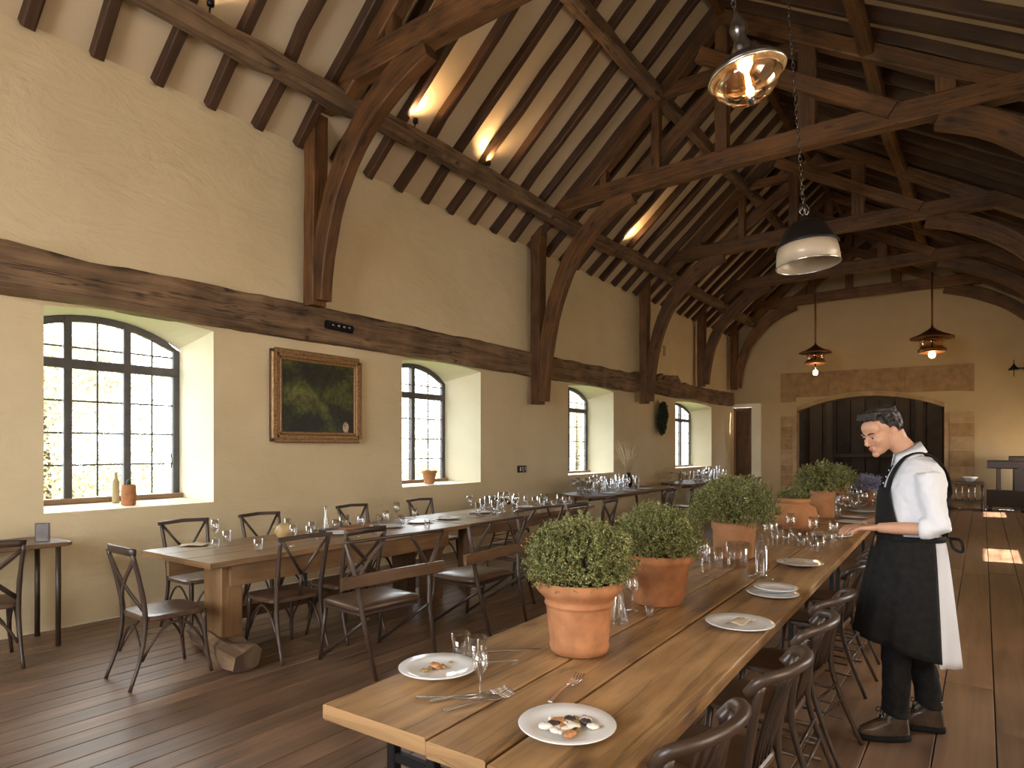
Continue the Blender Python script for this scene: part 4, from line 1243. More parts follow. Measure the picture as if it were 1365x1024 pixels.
s0 = thing('table_card', 'small dark framed card standing on the left corner table', 'card', (-5.98, 1.93, .82), rz=.9)
s = MB(); s.box((0, 0, .075), (.10, .012, .15)); s.build('frame', M['chair'], s0)
s = MB(); s.box((0, -.0065, .075), (.08, .002, .13)); s.build('card', M['dull_metal'], s0)

# ------------------------------------------------------------------ wall pieces
pf = thing('framed_painting', 'dark green landscape painting in an ornate gilt frame on the plaster wall', 'painting', (XL, 4.87, 2.155))
M['gilt'] = m_plain('gilt', (0.27, 0.15, 0.06), .42, .35, var=.35, scale=40, bmp=.6)
def fr_sweep(W, H, w, th, x, n):
    s = MB()
    for (a, b) in (((-W, -H), (W, -H)), ((W, -H), (W, H)), ((W, H), (-W, H)), ((-W, H), (-W, -H))):
        s.sweep([(x, a[0], a[1]), (x, b[0], b[1])], th, w, up=(0, -(b[1]-a[1]), (b[0]-a[0])), cham=.25)
    return s.build(n, M['gilt'], pf)
HW, HH = .645, .535
fr_sweep(HW-.05, HH-.05, .10, .05, .055, 'outer_frame')
fr_sweep(HW-.115, HH-.115, .03, .03, .06, 'inner_frame')
s = MB(); s.box((.02, 0, 0), (.04, 2*HW-.03, 2*HH-.03)); s.build('backing', M['chair'], pf)
# carved beads
s = MB()
def beads(a, b, n):
    for i in range(n):
        p = Vector(a).lerp(Vector(b), (i+.5)/n)
        s.ellipsoid(p, (.014, .017 if a[1] != b[1] else .012, .012 if a[1] != b[1] else .017), 6, 4)
beads((.082, -HW+.05, -HH+.05), (.082, HW-.05, -HH+.05), 34); beads((.082, -HW+.05, HH-.05), (.082, HW-.05, HH-.05), 34)
beads((.082, -HW+.05, -HH+.05), (.082, -HW+.05, HH-.05), 28); beads((.082, HW-.05, -HH+.05), (.082, HW-.05, HH-.05), 28)
s.build('carving', M['gilt'], pf, kind='stuff')
m, nt, b, out = newmat('canvas')
tc = nd(nt, 'ShaderNodeTexCoord')
n1 = nd(nt, 'ShaderNodeTexNoise', Scale=2.2, Detail=8.0, Roughness=.7); nt.links.new(tc.outputs['Object'], n1.inputs['Vector'])
n2 = nd(nt, 'ShaderNodeTexNoise', Scale=11.0, Detail=6.0, Roughness=.75); nt.links.new(tc.outputs['Object'], n2.inputs['Vector'])
sep = nd(nt, 'ShaderNodeSeparateXYZ'); nt.links.new(tc.outputs['Object'], sep.inputs[0])
mz = nd(nt, 'ShaderNodeMath', operation='SINE'); ma = nd(nt, 'ShaderNodeMath', operation='MULTIPLY_ADD'); ma.inputs[1].default_value = 11; ma.inputs[2].default_value = 1.9
nt.links.new(sep.outputs[2], ma.inputs[0]); nt.links.new(ma.outputs[0], mz.inputs[0])
mb_ = nd(nt, 'ShaderNodeMath', operation='MULTIPLY_ADD'); mb_.inputs[1].default_value = .085; nt.links.new(mz.outputs[0], mb_.inputs[0]); nt.links.new(n1.outputs['Fac'], mb_.inputs[2])
c1 = ramp(nt, mb_.outputs[0], [(.36, (.012, .012, .008)), (.46, (.022, .026, .010)), (.53, (.06, .07, .015)), (.62, (.10, .11, .025)), (.75, (.16, .14, .06))])
c2 = ramp(nt, n2.outputs['Fac'], [(.38, (.25, .25, .22)), (.55, (.9, .9, .85)), (.72, (1.9, 1.7, 1.3))])
mm = nd(nt, 'ShaderNodeMix', data_type='RGBA', blend_type='MULTIPLY'); mm.inputs[0].default_value = 1
nt.links.new(c1, mm.inputs[6]); nt.links.new(c2, mm.inputs[7])
# small pale seated figure painted low in the corner
d = nd(nt, 'ShaderNodeVectorMath', operation='DISTANCE')
mp = nd(nt, 'ShaderNodeMapping', Scale=(0, 1.5, 1)); nt.links.new(tc.outputs['Object'], mp.inputs['Vector'])
nt.links.new(mp.outputs[0], d.inputs[0]); d.inputs[1].default_value = (0, .40*1.5, -.34)
k = ramp(nt, d.outputs['Value'], [(.035, (1, 1, 1)), (.062, (.9, .9, .9)), (.075, (0, 0, 0))])
cf = ramp(nt, n2.outputs['Fac'], [(.40, (.30, .16, .07)), (.52, (.45, .32, .2)), (.6, (.75, .74, .74))])
m3 = nd(nt, 'ShaderNodeMix', data_type='RGBA'); nt.links.new(k, m3.inputs[0]); nt.links.new(mm.outputs[2], m3.inputs[6]); nt.links.new(cf, m3.inputs[7])
nt.links.new(m3.outputs[2], b.inputs['Base Color']); b.inputs['Roughness'].default_value = .45
s = MB(); s.box((.045, 0, 0), (.01, 2*(HW-.12), 2*(HH-.12))); s.build('canvas', m, pf)

s0 = thing('emergency_light', 'black oblong light unit fixed on the old wall beam above the painting', 'light', (XL+.17, 5.05, 3.02))
s = MB(); s.sweep([(.03, -.19, 0), (.03, .19, -.01)], .07, .10, cham=.3); s.build('housing', M['black_metal'], s0)
for k in range(4):
    s = MB(); s.ellipsoid((.075, -.12+.08*k, -.002), (.016, .026, .026), 10, 6); s.build('lens', M['dull_metal'], s0)
s0 = thing('switch_plate', 'small dark switch plate on the wall right of the second window', 'switch', (XL, 9.12, 1.20))
s = MB(); s.box((.012, 0, 0), (.024, .24, .12)); s.build('plate', M['black_metal'], s0)
for k in range(3):
    s = MB(); s.box((.028, -.07+.07*k, 0), (.012, .045, .07)); s.build('rocker', M['dull_metal'], s0)
s0 = thing('wall_vent', 'tiny pale vent high on the wall between the far trusses', 'vent', (XL, 15.3, 4.0))
s = MB(); s.box((.01, 0, 0), (.02, .12, .26)); s.build('cover', M['stone_pale'], s0)
for k in range(5):
    s = MB(); s.box((.022, 0, -.09+.045*k), (.012, .09, .012)); s.build('slat', M['stone_pale'], s0)

# ------------------------------------------------------------------ lamps
def spot_lamp(y, label, e=42):
    t = thing('uplighter', label, 'lamp', (-5.62, y, 5.575), group='uplighters on the purlin'); t.scale = (.7, .7, .7)
    s = MB(); s.lathe([(.035, -.05), (.045, -.045), (.05, .03), (.046, .03), (.04, -.03), (.001, -.035)], 16); s.build('housing', M['black_metal'], t)
    s = MB(); s.lathe([(.036, .0), (.001, .005)], 16); s.build('lamp_face', M['filament'], t)
    s = MB(); s.tube([(-.02, 0, -.13), (-.02, 0, -.09), (0, 0, -.05)], .012, 6); s.build('bracket', M['black_metal'], t)
    l = light('uplighter_light', 'SPOT', (0, 0, .05), e, (1.0, .62, .30), to=None, spot_size=math.radians(150), spot_blend=.9, shadow_soft_size=.03)
    l.rotation_euler = (math.radians(180), math.radians(25), 0); l.parent = t
spot_lamp(3.10, 'uplighter on the purlin high above the first window')
spot_lamp(5.70, 'uplighter on the purlin right behind the nearest wall post')
spot_lamp(7.15, 'uplighter on the purlin above the second window')
spot_lamp(11.6, 'uplighter on the purlin between the third and fourth truss')

# pendant 1: chain-hung brass lamp with a wide glass bowl
def chain(t, z0, z1, r=.011):
    k = 0; z = z0
    while z < z1:
        s = MB(); n = 12
        pts = [(math.cos(2*PI*i/n)*r*(1 if k % 2 else 0), math.cos(2*PI*i/n)*r*(0 if k % 2 else 1), z+.02+math.sin(2*PI*i/n)*.024) for i in range(n)]
        s.tube(pts, .0035, 5, closed=True); s.build('chain_link', M['dull_metal'], t)
        z += .036; k += 1
p = thing('pendant_lamp', 'chain-hung brass pendant with glowing glass bowl, nearest the viewer', 'lamp', (-1.05, 3.69, 3.55))
p.rotation_euler = (math.radians(4), math.radians(-9), 0)
s = MB(); s.lathe([(.205, .10), (.20, .115), (.17, .145), (.11, .175), (.06, .195), (.052, .22), (.062, .235), (.05, .26), (.033, .30), (.045, .33), (.05, .36), (.034, .40), (.016, .43), (.014, .46)][::-1], 32); s.build('hood', M['dull_metal'], p)
s = MB(); s.lathe([(.205, .10), (.213, .09), (.205, .08), (.195, .085), (.19, .10)], 36); s.build('rim', M['chrome'], p)
s = MB(); s.lathe([(.195, .085), (.175, .03), (.12, -.03), (.04, -.055), (.001, -.058)], 32); s.build('glass_bowl', M['glass_warm'], p)
s = MB(); s.lathe([(.001, -.085), (.018, -.078), (.022, -.065), (.035, -.055), (.03, -.045)], 16); s.build('finial', M['dull_metal'], p)
s = MB(); s.lathe([(.001, -.01), (.012, 0), (.014, .06), (.010, .09), (.001, .10)], 12); s.build('filament', M['filament'], p)
s = MB(); s.lathe([(.02, .09), (.035, .04), (.03, -.01), (.012, -.04)], 14); s.build('bulb', M['glass_warm'], p)
chain(p, .45, 3.2)
l = light('pendant_light', 'POINT', (0, 0, .02), 28, (1.0, .66, .34), shadow_soft_size=.04); l.parent = p
# pendant 2: black shade with milky glass skirt
p = thing('dome_pendant', 'black domed pendant with a milky glass skirt over the long table', 'lamp', (-1.05, 5.18, 2.91))
p.rotation_euler = (0, math.radians(-4), 0)
s = MB(); s.lathe([(.21, .155), (.205, .165), (.185, .20), (.15, .28), (.10, .33), (.06, .345), (.03, .36), (.02, .38)][::-1], 32); s.build('dome', M['black_metal'], p)
s = MB(); s.lathe([(.215, .165), (.222, .158), (.215, .15), (.20, .155)], 32); s.build('rim', M['black_metal'], p)
s = MB(); s.lathe([(.205, .155), (.215, .10), (.222, .01), (.218, .01), (.205, .10), (.195, .15)], 36); s.build('glass_skirt', M['milk_glass'], p)
s = MB(); n = 36; s.tube([(.221*math.cos(2*PI*i/n), .221*math.sin(2*PI*i/n), .008) for i in range(n)], .005, 6, closed=True); s.build('glass_edge', M['chrome'], p)
for k in range(5):
    a = k*2*PI/5; s = MB(); s.tube(smooth_pts([(0, 0, .37), (.035*math.cos(a), .035*math.sin(a), .42), (.012*math.cos(a), .012*math.sin(a), .47)], 3), .006, 6); s.build('hook', M['dull_metal'], p)
chain(p, .40, 2.85)
# pendants 3, 4: lantern caps with glowing glass, hung by rods from the fourth truss
def lantern(label, x, y, z, R, rod, bulb_drop):
    p = thing('lantern_pendant', label, 'lamp', (x, y, z), rz=.4, group='lantern pendants before the hearth')
    s = MB(); s.lathe([(R, 0), (R*.98, .02), (R*.55, R*.22), (R*.22, R*.42), (.03, R*.55), (.02, R*.7)][::-1], 4 if False else 8); s.build('cap', M['copper'], p, fix=True)
    s = MB(); s.lathe([(R*.52, 0), (R*.56, -.04), (R*.50, -R*.52), (R*.48, -R*.52), (R*.5, -.03)], 24); s.build('glass_body', M['glass_warm'], p)
    s = MB(); s.lathe([(R*.58, -R*.50), (R*.62, -R*.55), (R*.60, -R*.66), (R*.52, -R*.70), (R*.5, -R*.6)], 24); s.build('collar', M['copper'], p)
    s = MB(); s.ellipsoid((0, 0, -R*.62-bulb_drop), (R*.15, R*.15, R*.17), 14, 10); s.build('bulb', M['bulb'], p)
    s = MB(); s.tube([(0, 0, R*.5), (0, 0, rod)], .022, 8); s.build('rod', M['copper'], p)
    s = MB(); s.tube([(0, 0, -R*.4-bulb_drop), (0, 0, R*.3)], .02, 8); s.build('socket', M['dull_metal'], p)
    l = light('lantern_light', 'POINT', (0, 0, -R*.95-bulb_drop), 20, (1.0, .60, .28), shadow_soft_size=.09); l.parent = p
lantern('copper lantern pendant on a rod, over the far herbs left of the hearth centre', -3.36, 17.38, 3.92, .39, 1.62, .24)
lantern('larger copper lantern pendant on a rod, hanging right of the hearth centre', -.93, 17.38, 4.04, .46, 1.50, .08)
# wall sconce
s0 = thing('wall_sconce', 'small black bracket sconce on the plaster right of the hearth', 'lamp', (.62, YE, 3.55))
s = MB(); s.tube([(.42, 0, 0), (.30, -.12, 0), (.12, -.22, 0), (0, -.25, .02)], .018, 6); s.build('arm', M['black_metal'], s0)
s = MB(); s.lathe([(.12, -.04), (.10, 0), (.04, .06), (.015, .12)], 12, c=(0, -.25, 0)); s.build('shade', M['black_metal'], s0)
s = MB(); s.ellipsoid((.25, -.14, -.02), (.06, .06, .06), 10, 6); s.build('knuckle', M['black_metal'], s0)
s = MB(); s.tube([(0, -.25, -.2), (0, -.25, .22)], .008, 6); s.build('spike', M['black_metal'], s0)

# ------------------------------------------------------------------ right back corner
s0 = thing('side_table', 'low wooden side table with turned bars right of the hearth', 'table', (-.36, 19.85, 0))
s = MB(); slab(s, rounded_rect(.80, .5, .04), .66, .72, edge=.006); s.build('tabletop', M['chair'], s0)
for sx in (-1, 1):
    for sy in (-1, 1):
        s = MB(); s.tube([(sx*.35, sy*.2, 0), (sx*.35, sy*.2, .66)], .03, 8); s.build('leg', M['chair'], s0)
s = MB(); slab(s, rounded_rect(.76, .46, .04), .22, .26, edge=.006); s.build('shelf', M['chair'], s0)
for k in range(6):
    s = MB(); s.tube([(-.32+.13*k, -.2, .26), (-.32+.13*k, -.2, .66)], .012, 6); s.build('bar', M['chrome'], s0)
s = MB(); s.lathe([(.05, 0), (.09, .02), (.15, .10), (.17, .13), (.15, .13), (.08, .03), (.001, .02)], 20)
tag(s.build('glass_bowl', M['ceramic'], None, loc=(-.26, 19.8, .72)), 'shining white bowl on the side table right of the hearth', 'bowl')
s0 = thing('wooden_press', 'dark old wooden press with heavy head beam beside the side table', 'press', (.46, 20.05, 0))
s = MB(); s.sweep([(-.38, 0, 1.16), (.22, 0, 1.16)], .30, .20, jit=.006, seg=.2); s.build('head_beam', M['chair'], s0)
s = MB(); s.sweep([(.05, 0, 1.30), (.45, 0, 1.30)], .30, .14, jit=.006, seg=.2); s.build('head_block', M['chair'], s0)
s = MB(); s.sweep([(-.15, 0, .5), (-.15, 0, 1.08)], .09, .09, up=(0, 1, 0)); s.build('post', M['chair'], s0)
s = MB(); s.sweep([(.28, 0, .05), (.28, 0, 1.26)], .30, .26, up=(0, 1, 0)); s.build('post', M['chair'], s0)
s = MB(); s.box((-.02, 0, .32), (.74, .42, .40)); s.build('chest', M['soot_wood'], s0)
for sx in (-1, 1):
    s = MB(); s.tube([(sx*.32, -.15, 0), (sx*.32, -.15, .12)], .04, 8); s.build('foot', M['chair'], s0)
# ------------------------------------------------------------------ the waiter (local: +Y the way he faces, -X his left)
M['skin'] = m_plain('skin', (0.50, 0.27, 0.17), 0.5, var=.06, scale=20, spec=.4)
M['lip'] = m_plain('lip', (0.36, 0.13, 0.10), .45, var=.05)
M['hair'] = m_plain('hair', (0.020, 0.015, 0.012), .6, var=.5, scale=120, bmp=.8)
M['shirt'] = m_plain('shirt', (0.66, 0.67, 0.71), .85, var=.05, scale=6, bmp=.5)
M['white_cloth'] = m_plain('white_cloth', (0.62, 0.63, 0.67), .9, var=.05, scale=5, bmp=.4)
M['black_cloth'] = m_plain('black_cloth', (0.012, 0.011, 0.011), .9, var=.3, scale=30, bmp=.3, spec=.2)
M['boot'] = m_plain('boot', (0.060, 0.038, 0.026), .25, var=.4, scale=14, bmp=.4)
M['eye_white'] = m_plain('eye_white', (0.6, 0.56, 0.52), .2, var=.02)
M['iris'] = m_plain('iris', (0.02, 0.012, 0.008), .15, var=.02)

def remesh(o, vox, smooth=2, fac=.5):
    md = o.modifiers.new('remesh', 'REMESH'); md.mode = 'VOXEL'; md.voxel_size = vox; md.use_smooth_shade = True
    if smooth:
        sm_ = o.modifiers.new('smooth', 'SMOOTH'); sm_.iterations = smooth; sm_.factor = fac
def loft(mb, rows, n=24, smooth=True, p=2.3):
    R = []
    for z, cx, cy, rx, ry in rows:
        ring = []
        for j in range(n):
            a = 2*PI*j/n; c_, s_ = math.cos(a), math.sin(a)
            ring.append(Vector((cx+rx*math.copysign(abs(c_)**(2/p), c_), cy+ry*math.copysign(abs(s_)**(2/p), s_), z)))
        R.append(ring)
    mb.rings(R, smooth=smooth)
man = thing('person', 'person in white shirt and black bib apron standing by the long table, looking down', 'person', (-0.335, 4.11, 0))
man.rotation_euler = (0, 0, face(-1, -0.30))

HEAD_C = Vector((0, .125, 1.645))
HR_ = Matrix.Rotation(math.radians(34), 3, 'Z') @ Matrix.Rotation(math.radians(-24), 3, 'X')
def hp(x, y, z): return HEAD_C + HR_ @ Vector((x, y, z))
torso = [(.80, 0, -.02, .15, .115), (.90, 0, -.025, .168, .13), (.98, 0, -.02, .160, .125), (1.08, 0, -.01, .148, .118), (1.18, 0, -.02, .162, .128),
         (1.28, 0, -.030, .175, .130), (1.37, 0, -.04, .180, .124), (1.43, 0, -.045, .172, .105), (1.475, 0, -.045, .130, .080), (1.515, 0, -.03, .075, .065)]
Ls, Le, Lw = Vector((-.175, -.055, 1.415)), Vector((-.235, -.085, 1.145)), Vector((-.155, .165, 1.135))
Rs, Re, Rw = Vector((.185, -.05, 1.425)), Vector((.245, .02, 1.15)), Vector((.07, .20, 1.12))
def arm(mb, a, b, c, ra, rb, rc, cut=1.0):
    pts = [a, a.lerp(b, .35), a.lerp(b, .75), b, b.lerp(c, .3), b.lerp(c, .7), c]
    rr = [ra, ra*.95, rb*1.02, rb, rb*1.0, rc*1.25, rc]
    mb.tube(pts, rr, 14)
def hand(mb, W, d, s_, n_, curl):
    # W wrist, d pointing to the fingers, s_ towards the thumb, n_ palm normal (down)
    mb.ellipsoid(W+d*.045, (.001, .001, .001), 4, 3)
    pts = []
    for i in range(-2, 3):
        mb.tube([W+d*.0, W+d*.045+s_*.012*i, W+d*.085+s_*.0135*i], [.018, .015, .011], 8)
    for k, (off, L) in enumerate(((.033, .072), (.011, .082), (-.011, .077), (-.033, .060))):
        b0 = W+d*.075+s_*off*.85
        p1 = b0+d*L*.45+s_*off*.10+n_*L*.08
        a1 = curl[k]
        d2 = (d*math.cos(a1)+n_*math.sin(a1)).normalized()
        p2 = p1+d2*L*.34
        d3 = (d*math.cos(a1*1.8)+n_*math.sin(a1*1.8)).normalized()
        p3 = p2+d3*L*.28
        mb.tube([b0-d*.02, b0, p1, p2, p3, p3+d3*.004], [.010, .0098, .0088, .008, .0068, .003], 8)
    t0 = W+d*.022+s_*.020
    mb.tube([t0-d*.012-s_*.01, t0, t0+(d*.6+s_*.7+n_*.2)*.034, t0+(d*.95+s_*.55+n_*.3)*.058, t0+(d*1.1+s_*.45+n_*.4)*.072], [.014, .0135, .0105, .009, .005], 8)

b = MB()
loft(b, [(z, x, y, rx-.024, ry-.024) for z, x, y, rx, ry in torso])
b.tube([(0, -.045, 1.47), (0, -.005, 1.535), (0, .045, 1.59), (0, .07, 1.64)], [.056, .055, .055, .058], 16)
# head
def he(c, r, rx=0): b.ellipsoid(hp(*c), r, 16, 12, rot=HR_ @ Matrix.Rotation(math.radians(rx), 3, 'X'))
he((0, -.020, .035), (.074, .094, .086)); he((0, .028, -.020), (.062, .066, .085)); he((0, .045, -.072), (.042, .046, .038))
he((0, .078, -.098), (.021, .018, .017)); he((0, .052, .045), (.058, .040, .045))
he((.030, .068, -.022), (.024, .020, .022)); he((-.030, .068, -.022), (.024, .020, .022))
he((.024, .088, .022), (.022, .009, .007)); he((-.024, .088, .022), (.022, .009, .007))
b.tube([hp(0, .090, .016), hp(0, .103, -.004), hp(0, .117, -.026), hp(0, .108, -.036)], [.007, .009, .012, .009], 8)
he((.011, .101, -.033), (.008, .009, .006)); he((-.011, .101, -.033), (.008, .009, .006))
he((0, .094, -.057), (.020, .010, .0055)); he((0, .091, -.069), (.017, .010, .006))
for sx in (-1, 1):
    he((sx*.074, -.012, -.008), (.007, .016, .028)); he((sx*.078, -.018, .004), (.008, .016, .018))
arm(b, Ls, Le, Lw, .042, .033, .026); arm(b, Rs, Re, Rw, .042, .033, .026)
dl = Vector((.22, .97, -.08)).normalized(); nl = Vector((0, -.05, -1)); nl = (nl-dl*nl.dot(dl)).normalized(); sl = Vector((1, -.22, 0)).normalized()
hand(b, Lw, dl, sl, nl, (.35, .45, .5, .6))
dr_ = Vector((-.45, .88, -.1)).normalized(); nr = Vector((0, 0, -1)); nr = (nr-dr_*nr.dot(dr_)).normalized(); sr = nr.cross(dr_).normalized()
if sr.x > 0: sr = -sr
hand(b, Rw, dr_, sr, nr, (.4, .5, .55, .6))
LF, RF = Vector((-.095, .10, 0)), Vector((.095, -.10, 0))
for hx, F in ((-.085, LF), (.085, RF)):
    b.tube([(hx, -.02, .90), (hx*1.05, .0, .70), (F.x*1.0, F.y*.5+.02, .50), (F.x, F.y*.9-.02, .28), (F.x, F.y-.03, .09)], [.082, .075, .055, .050, .036], 14)
    b.ellipsoid((F.x, F.y+.03, .05), (.035, .10, .035), 12, 8)
body = b.build('body', M['skin'], man); remesh(body, .0045, 2, .5)

# face pieces
for sx in (-1, 1):
    s = MB(); s.ellipsoid(hp(sx*.028, .080, .002), (.0115, .009, .006), 12, 8, rot=HR_); s.build('eye', M['eye_white'], man)
    s = MB(); s.ellipsoid(hp(sx*.028+.001, .0880, .000), (.0062, .003, .0045), 10, 6, rot=HR_); s.build('iris', M['iris'], man)
    s = MB(); s.tube([hp(sx*.012, .096, .024), hp(sx*.028, .096, .031), hp(sx*.046, .082, .027)], [.0035, .0045, .002], 6, flat=.8); s.build('eyebrow', M['hair'], man)
    s = MB(); s.tube([hp(sx*.014, .090, .008), hp(sx*.028, .093, .011), hp(sx*.042, .083, .007)], [.002, .0045, .002], 6); s.build('eyelid', M['skin'], man)
s = MB(); s.ellipsoid(hp(0, .098, -.0565), (.017, .0075, .0035), 12, 6, rot=HR_); s.ellipsoid(hp(0, .096, -.066), (.015, .0075, .0045), 12, 6, rot=HR_); s.build('lips', M['lip'], man)
# hair: overlapping locks
hb = MB(); r = random.Random(5)
hb.ellipsoid(hp(0, -.032, .046), (.078, .094, .086), 20, 14, rot=HR_)
for _ in range(320):
    a = r.uniform(-PI, PI); el = r.uniform(-.35, 1.5)
    d = Vector((math.cos(el)*math.sin(a), math.cos(el)*math.cos(a), math.sin(el)))
    if d.y > .35 and d.z < .62: continue
    if d.y > -.1 and d.z < .25: continue
    base = Vector((d.x*.079, -.022+d.y*.098, .038+d.z*.090))
    flow = Vector((r.uniform(-.4, .4)-d.x*.2, .35 if d.z > .6 else -.2, -.6+d.z*.7)).normalized()
    L = r.uniform(.018, .032)*(1.25 if d.z > .7 else 1)
    up_ = d*.012
    hb.tube([hp(*(base-flow*L)), hp(*(base+up_*(.9 if d.z > .5 else .3))), hp(*(base+flow*L))], [.006, .010, .003], 6)
for k in range(22):   # fringe swept forward and up
    x = -.055+.11*k/21
    hb.tube([hp(x, .015, .116), hp(x*1.05+.004*math.sin(k*2), .050, .120+r.uniform(-.004, .010)), hp(x*1.15, .068, .094+r.uniform(-.006, .010))], [.012, .011, .004], 6)
hair = hb.build('hair', M['hair'], man); remesh(hair, .0042, 1, .4)

# shirt
s = MB()
loft(s, [(z, x, y, rx+.012, ry+.014) for z, x, y, rx, ry in torso[1:9]]+[(1.512, 0, -.032, .078, .070)])
for a_, e_, w_ in ((Ls, Le, Lw), (Rs, Re, Rw)):
    k = e_.lerp(w_, .30)
    s.tube([a_+Vector((0, 0, .01)), a_.lerp(e_, .3), a_.lerp(e_, .65), e_+Vector((0, -.008, .01)), e_.lerp(w_, .16), k], [.064, .064, .059, .056, .052, .050], 16)
    s.tube([e_.lerp(w_, .14), e_.lerp(w_, .30)], [.056, .055], 16)
shirt = s.build('shirt', M['shirt'], man); remesh(shirt, .0075, 10, .6)
dt = bpy.data.textures.new('creases', 'CLOUDS'); dt.noise_scale = .05; dt.noise_depth = 1
md = shirt.modifiers.new('creases', 'DISPLACE'); md.texture = dt; md.strength = .012; md.mid_level = .5; md.texture_coords = 'LOCAL'
# collar
s = MB()
R = []
for i in range(17):
    a = math.radians(-70+ (320)*i/16)+PI/2+math.radians(-90)+math.radians(0)
    a = math.radians(110+320*i/16)   # open at the front (+Y)
    a = math.radians(90+18+324*i/16)
    cx, cy = math.cos(a), math.sin(a)
    base = Vector((cx*.068, cy*.064-.012, 1.515-.020*cy)); top_ = Vector((cx*.066, cy*.064+.000, 1.560-.035*cy)); fall = Vector((cx*.090, cy*.086-.010, 1.508-.030*cy-(.025 if i in (0, 16) else 0)))
    R.append([base, top_, fall])
s.rings(R, closed=False, caps=False)
c_ = s.build('collar', M['shirt'], man, fix=False); md = c_.modifiers.new('t', 'SOLIDIFY'); md.thickness = .004
# trousers
s = MB()
loft(s, [(.78, 0, -.02, .155, .12), (.88, 0, -.025, .180, .145), (.98, 0, -.02, .172, .137), (1.04, 0, -.015, .162, .130)])
for hx, F in ((-.085, LF), (.085, RF)):
    s.tube([(hx, -.02, .88), (hx*1.05, .0, .70), (F.x, F.y*.5+.02, .50), (F.x, F.y*.9-.02, .30), (F.x, F.y-.025, .16), (F.x, F.y-.02, .135)], [.098, .088, .074, .068, .066, .070], 16)
tr = s.build('trousers', M['black_cloth'], man); remesh(tr, .008, 3)
md = tr.modifiers.new('creases', 'DISPLACE'); md.texture = dt; md.strength = .014; md.texture_coords = 'LOCAL'
# boots
for hx, F, yaw in ((-1, LF, .25), (1, RF, -.1)):
    bt = thing('boot', None, None); bt.parent = man; bt.location = (F.x, F.y-.02, 0); bt.rotation_euler = (0, 0, yaw)
    s = MB()
    loft(s, [(.028, 0, .055, .047, .135), (.06, 0, .05, .047, .128), (.085, 0, .030, .045, .105), (.11, 0, .0, .046, .070), (.15, 0, -.012, .050, .058), (.175, 0, -.015, .054, .060)], 20)
    u_ = s.build('upper', M['boot'], bt); remesh(u_, .006, 2)
    s = MB(); loft(s, [(.0, 0, .055, .049, .140), (.016, 0, .055, .051, .142), (.03, 0, .055, .049, .139)], 20); s.build('sole', M['black_cloth'], bt)
    for k in range(4):
        s = MB(); z = .088+.021*k; y = .088-.022*k
        s.tube([(-.028, y-.01, z), (0, y+.008, z+.006), (.028, y-.008, z+.010)], .003, 5); s.build('lace', M['black_cloth'], bt)
    for sx in (-1, 1):
        s = MB(); s.tube(smooth_pts([(0, .05, .155), (sx*.03, .07, .16), (sx*.04, .075, .135), (sx*.01, .06, .145)], 3), .0025, 5); s.build('lace', M['black_cloth'], bt)
# apron: bib, wrapped skirt, white cloth behind, straps, tie
def tor(z):
    for (z0, _, y0, a0, b0), (z1, _, y1, a1, b1) in zip(torso[:-1], torso[1:]):
        if z0 <= z <= z1:
            t = (z-z0)/(z1-z0); return y0+(y1-y0)*t, a0+(a1-a0)*t, b0+(b1-b0)*t
    return -.02, .16, .125
def wrap(z, ang, off):
    cy, a, b_ = tor(z); p = 2.3
    c_, s_ = math.sin(ang), math.cos(ang)
    return Vector(((a+off)*math.copysign(abs(c_)**(2/p), c_), cy+(b_+off)*math.copysign(abs(s_)**(2/p), s_), z))
s = MB(); R = []
for i in range(14):
    z = 1.03+(1.345-1.03)*i/13
    hw = 1.45-.95*(i/13)**.8
    R.append([wrap(z, -hw+2*hw*j/16, .034) for j in range(17)])
s.rings(R, closed=False, caps=False)
o = s.build('apron_bib', M['black_cloth'], man, fix=False); md = o.modifiers.new('t', 'SOLIDIFY'); md.thickness = .005
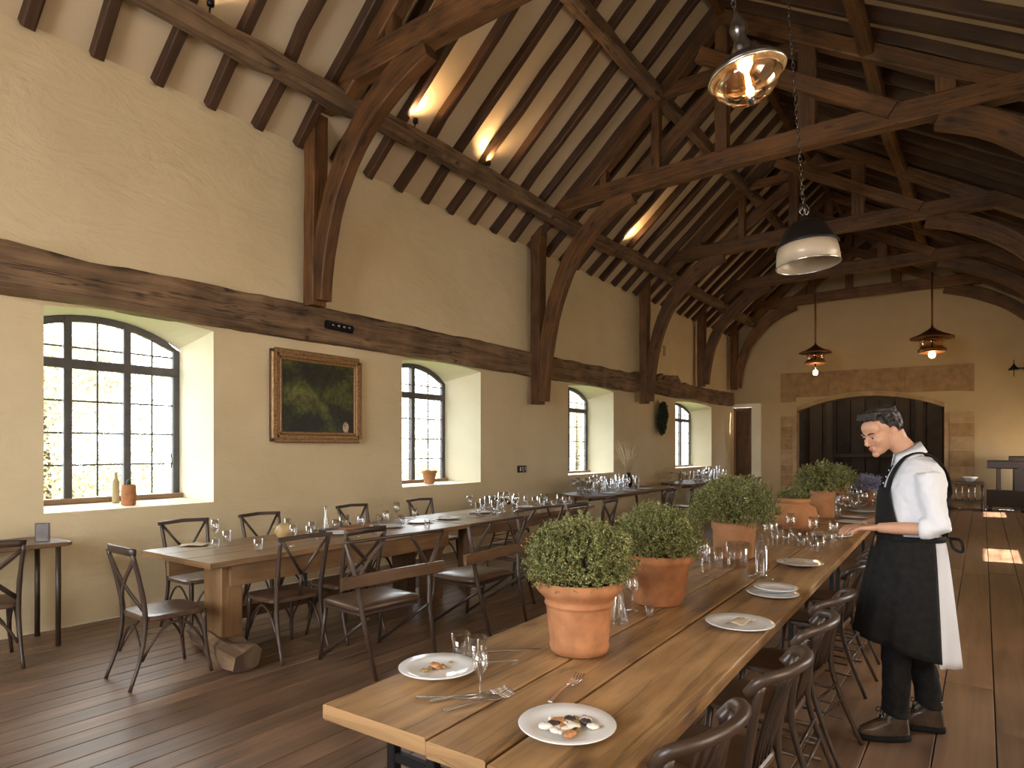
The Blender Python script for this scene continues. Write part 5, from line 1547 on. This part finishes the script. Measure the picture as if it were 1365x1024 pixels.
def skirt(name, a0, a1, mat, off, zb_f, zb_b, n=40, seed=0):
    s = MB(); R = []
    for i in range(17):
        t = i/16; row = []
        for j in range(n+1):
            a = a0+(a1-a0)*j/n
            fr_ = (1+math.cos(a))/2
            zb = zb_b+(zb_f-zb_b)*fr_
            z = 1.085+(zb-1.085)*t
            k = t**.8
            rip = 1+.045*k*math.sin(a*7+seed+1.5*math.sin(a*2))+.02*k*math.sin(a*15+seed)
            rx = (.175+off)+(.045)*k; ry = (.150+off)+(.085)*k
            row.append(Vector((math.sin(a)*rx*rip, -.015+.015*k+math.cos(a)*ry*rip, z)))
        R.append(row)
    s.rings(R, closed=False, caps=False)
    o = s.build(name, M[mat], man, fix=False); md = o.modifiers.new('t', 'SOLIDIFY'); md.thickness = .004
skirt('apron_skirt', -2.05, 1.7, 'black_cloth', .016, .54, .42)
skirt('white_cloth', 1.6, 4.3, 'white_cloth', .006, .5, .405, seed=1)
def band(pts, w, h, up, n='apron_strap', mat='black_cloth'):
    s = MB(); s.sweep(smooth_pts(pts, 5), w, h, up=up, cham=.2, smooth=True); s.build(n, M[mat], man, fix=False)
for sx in (-1, 1):
    band([(sx*.075, .108, 1.33), (sx*.082, .085, 1.42), (sx*.086, .030, 1.505), (sx*.085, -.045, 1.532), (sx*.075, -.13, 1.49), (sx*.04, -.185, 1.38), (0, -.185, 1.22), (-sx*.05, -.165, 1.08)], .032, .005, (0, .3, 1) if False else (sx*.2, 0, 1))
s = MB(); n = 40
R = [[wrap(z, 2*PI*j/n, .038) for j in range(n)] for z in (1.065, 1.095)]
s.rings([R[0], R[1]], closed=True, caps=False)
o = s.build('apron_tie', M['black_cloth'], man, fix=False); md = o.modifiers.new('t', 'SOLIDIFY'); md.thickness = .005
s = MB(); s.tube(smooth_pts([(-.05, -.185, 1.08), (-.09, -.225, 1.075), (-.10, -.23, 1.02), (-.07, -.20, 1.03), (-.05, -.19, 1.07)], 4), .008, 6); s.build('apron_bow', M['black_cloth'], man)
s = MB(); s.tube([(-.10, .165, 1.09), (-.095, .175, 1.03)], .006, 6); s.build('pen', M['copper'], man)
for k in range(4):
    s = MB(); z = 1.47-.035*k; s.ellipsoid(wrap(min(z, 1.48), -.02, .03), (.005, .003, .005), 8, 5); s.build('button', M['ceramic'], man)
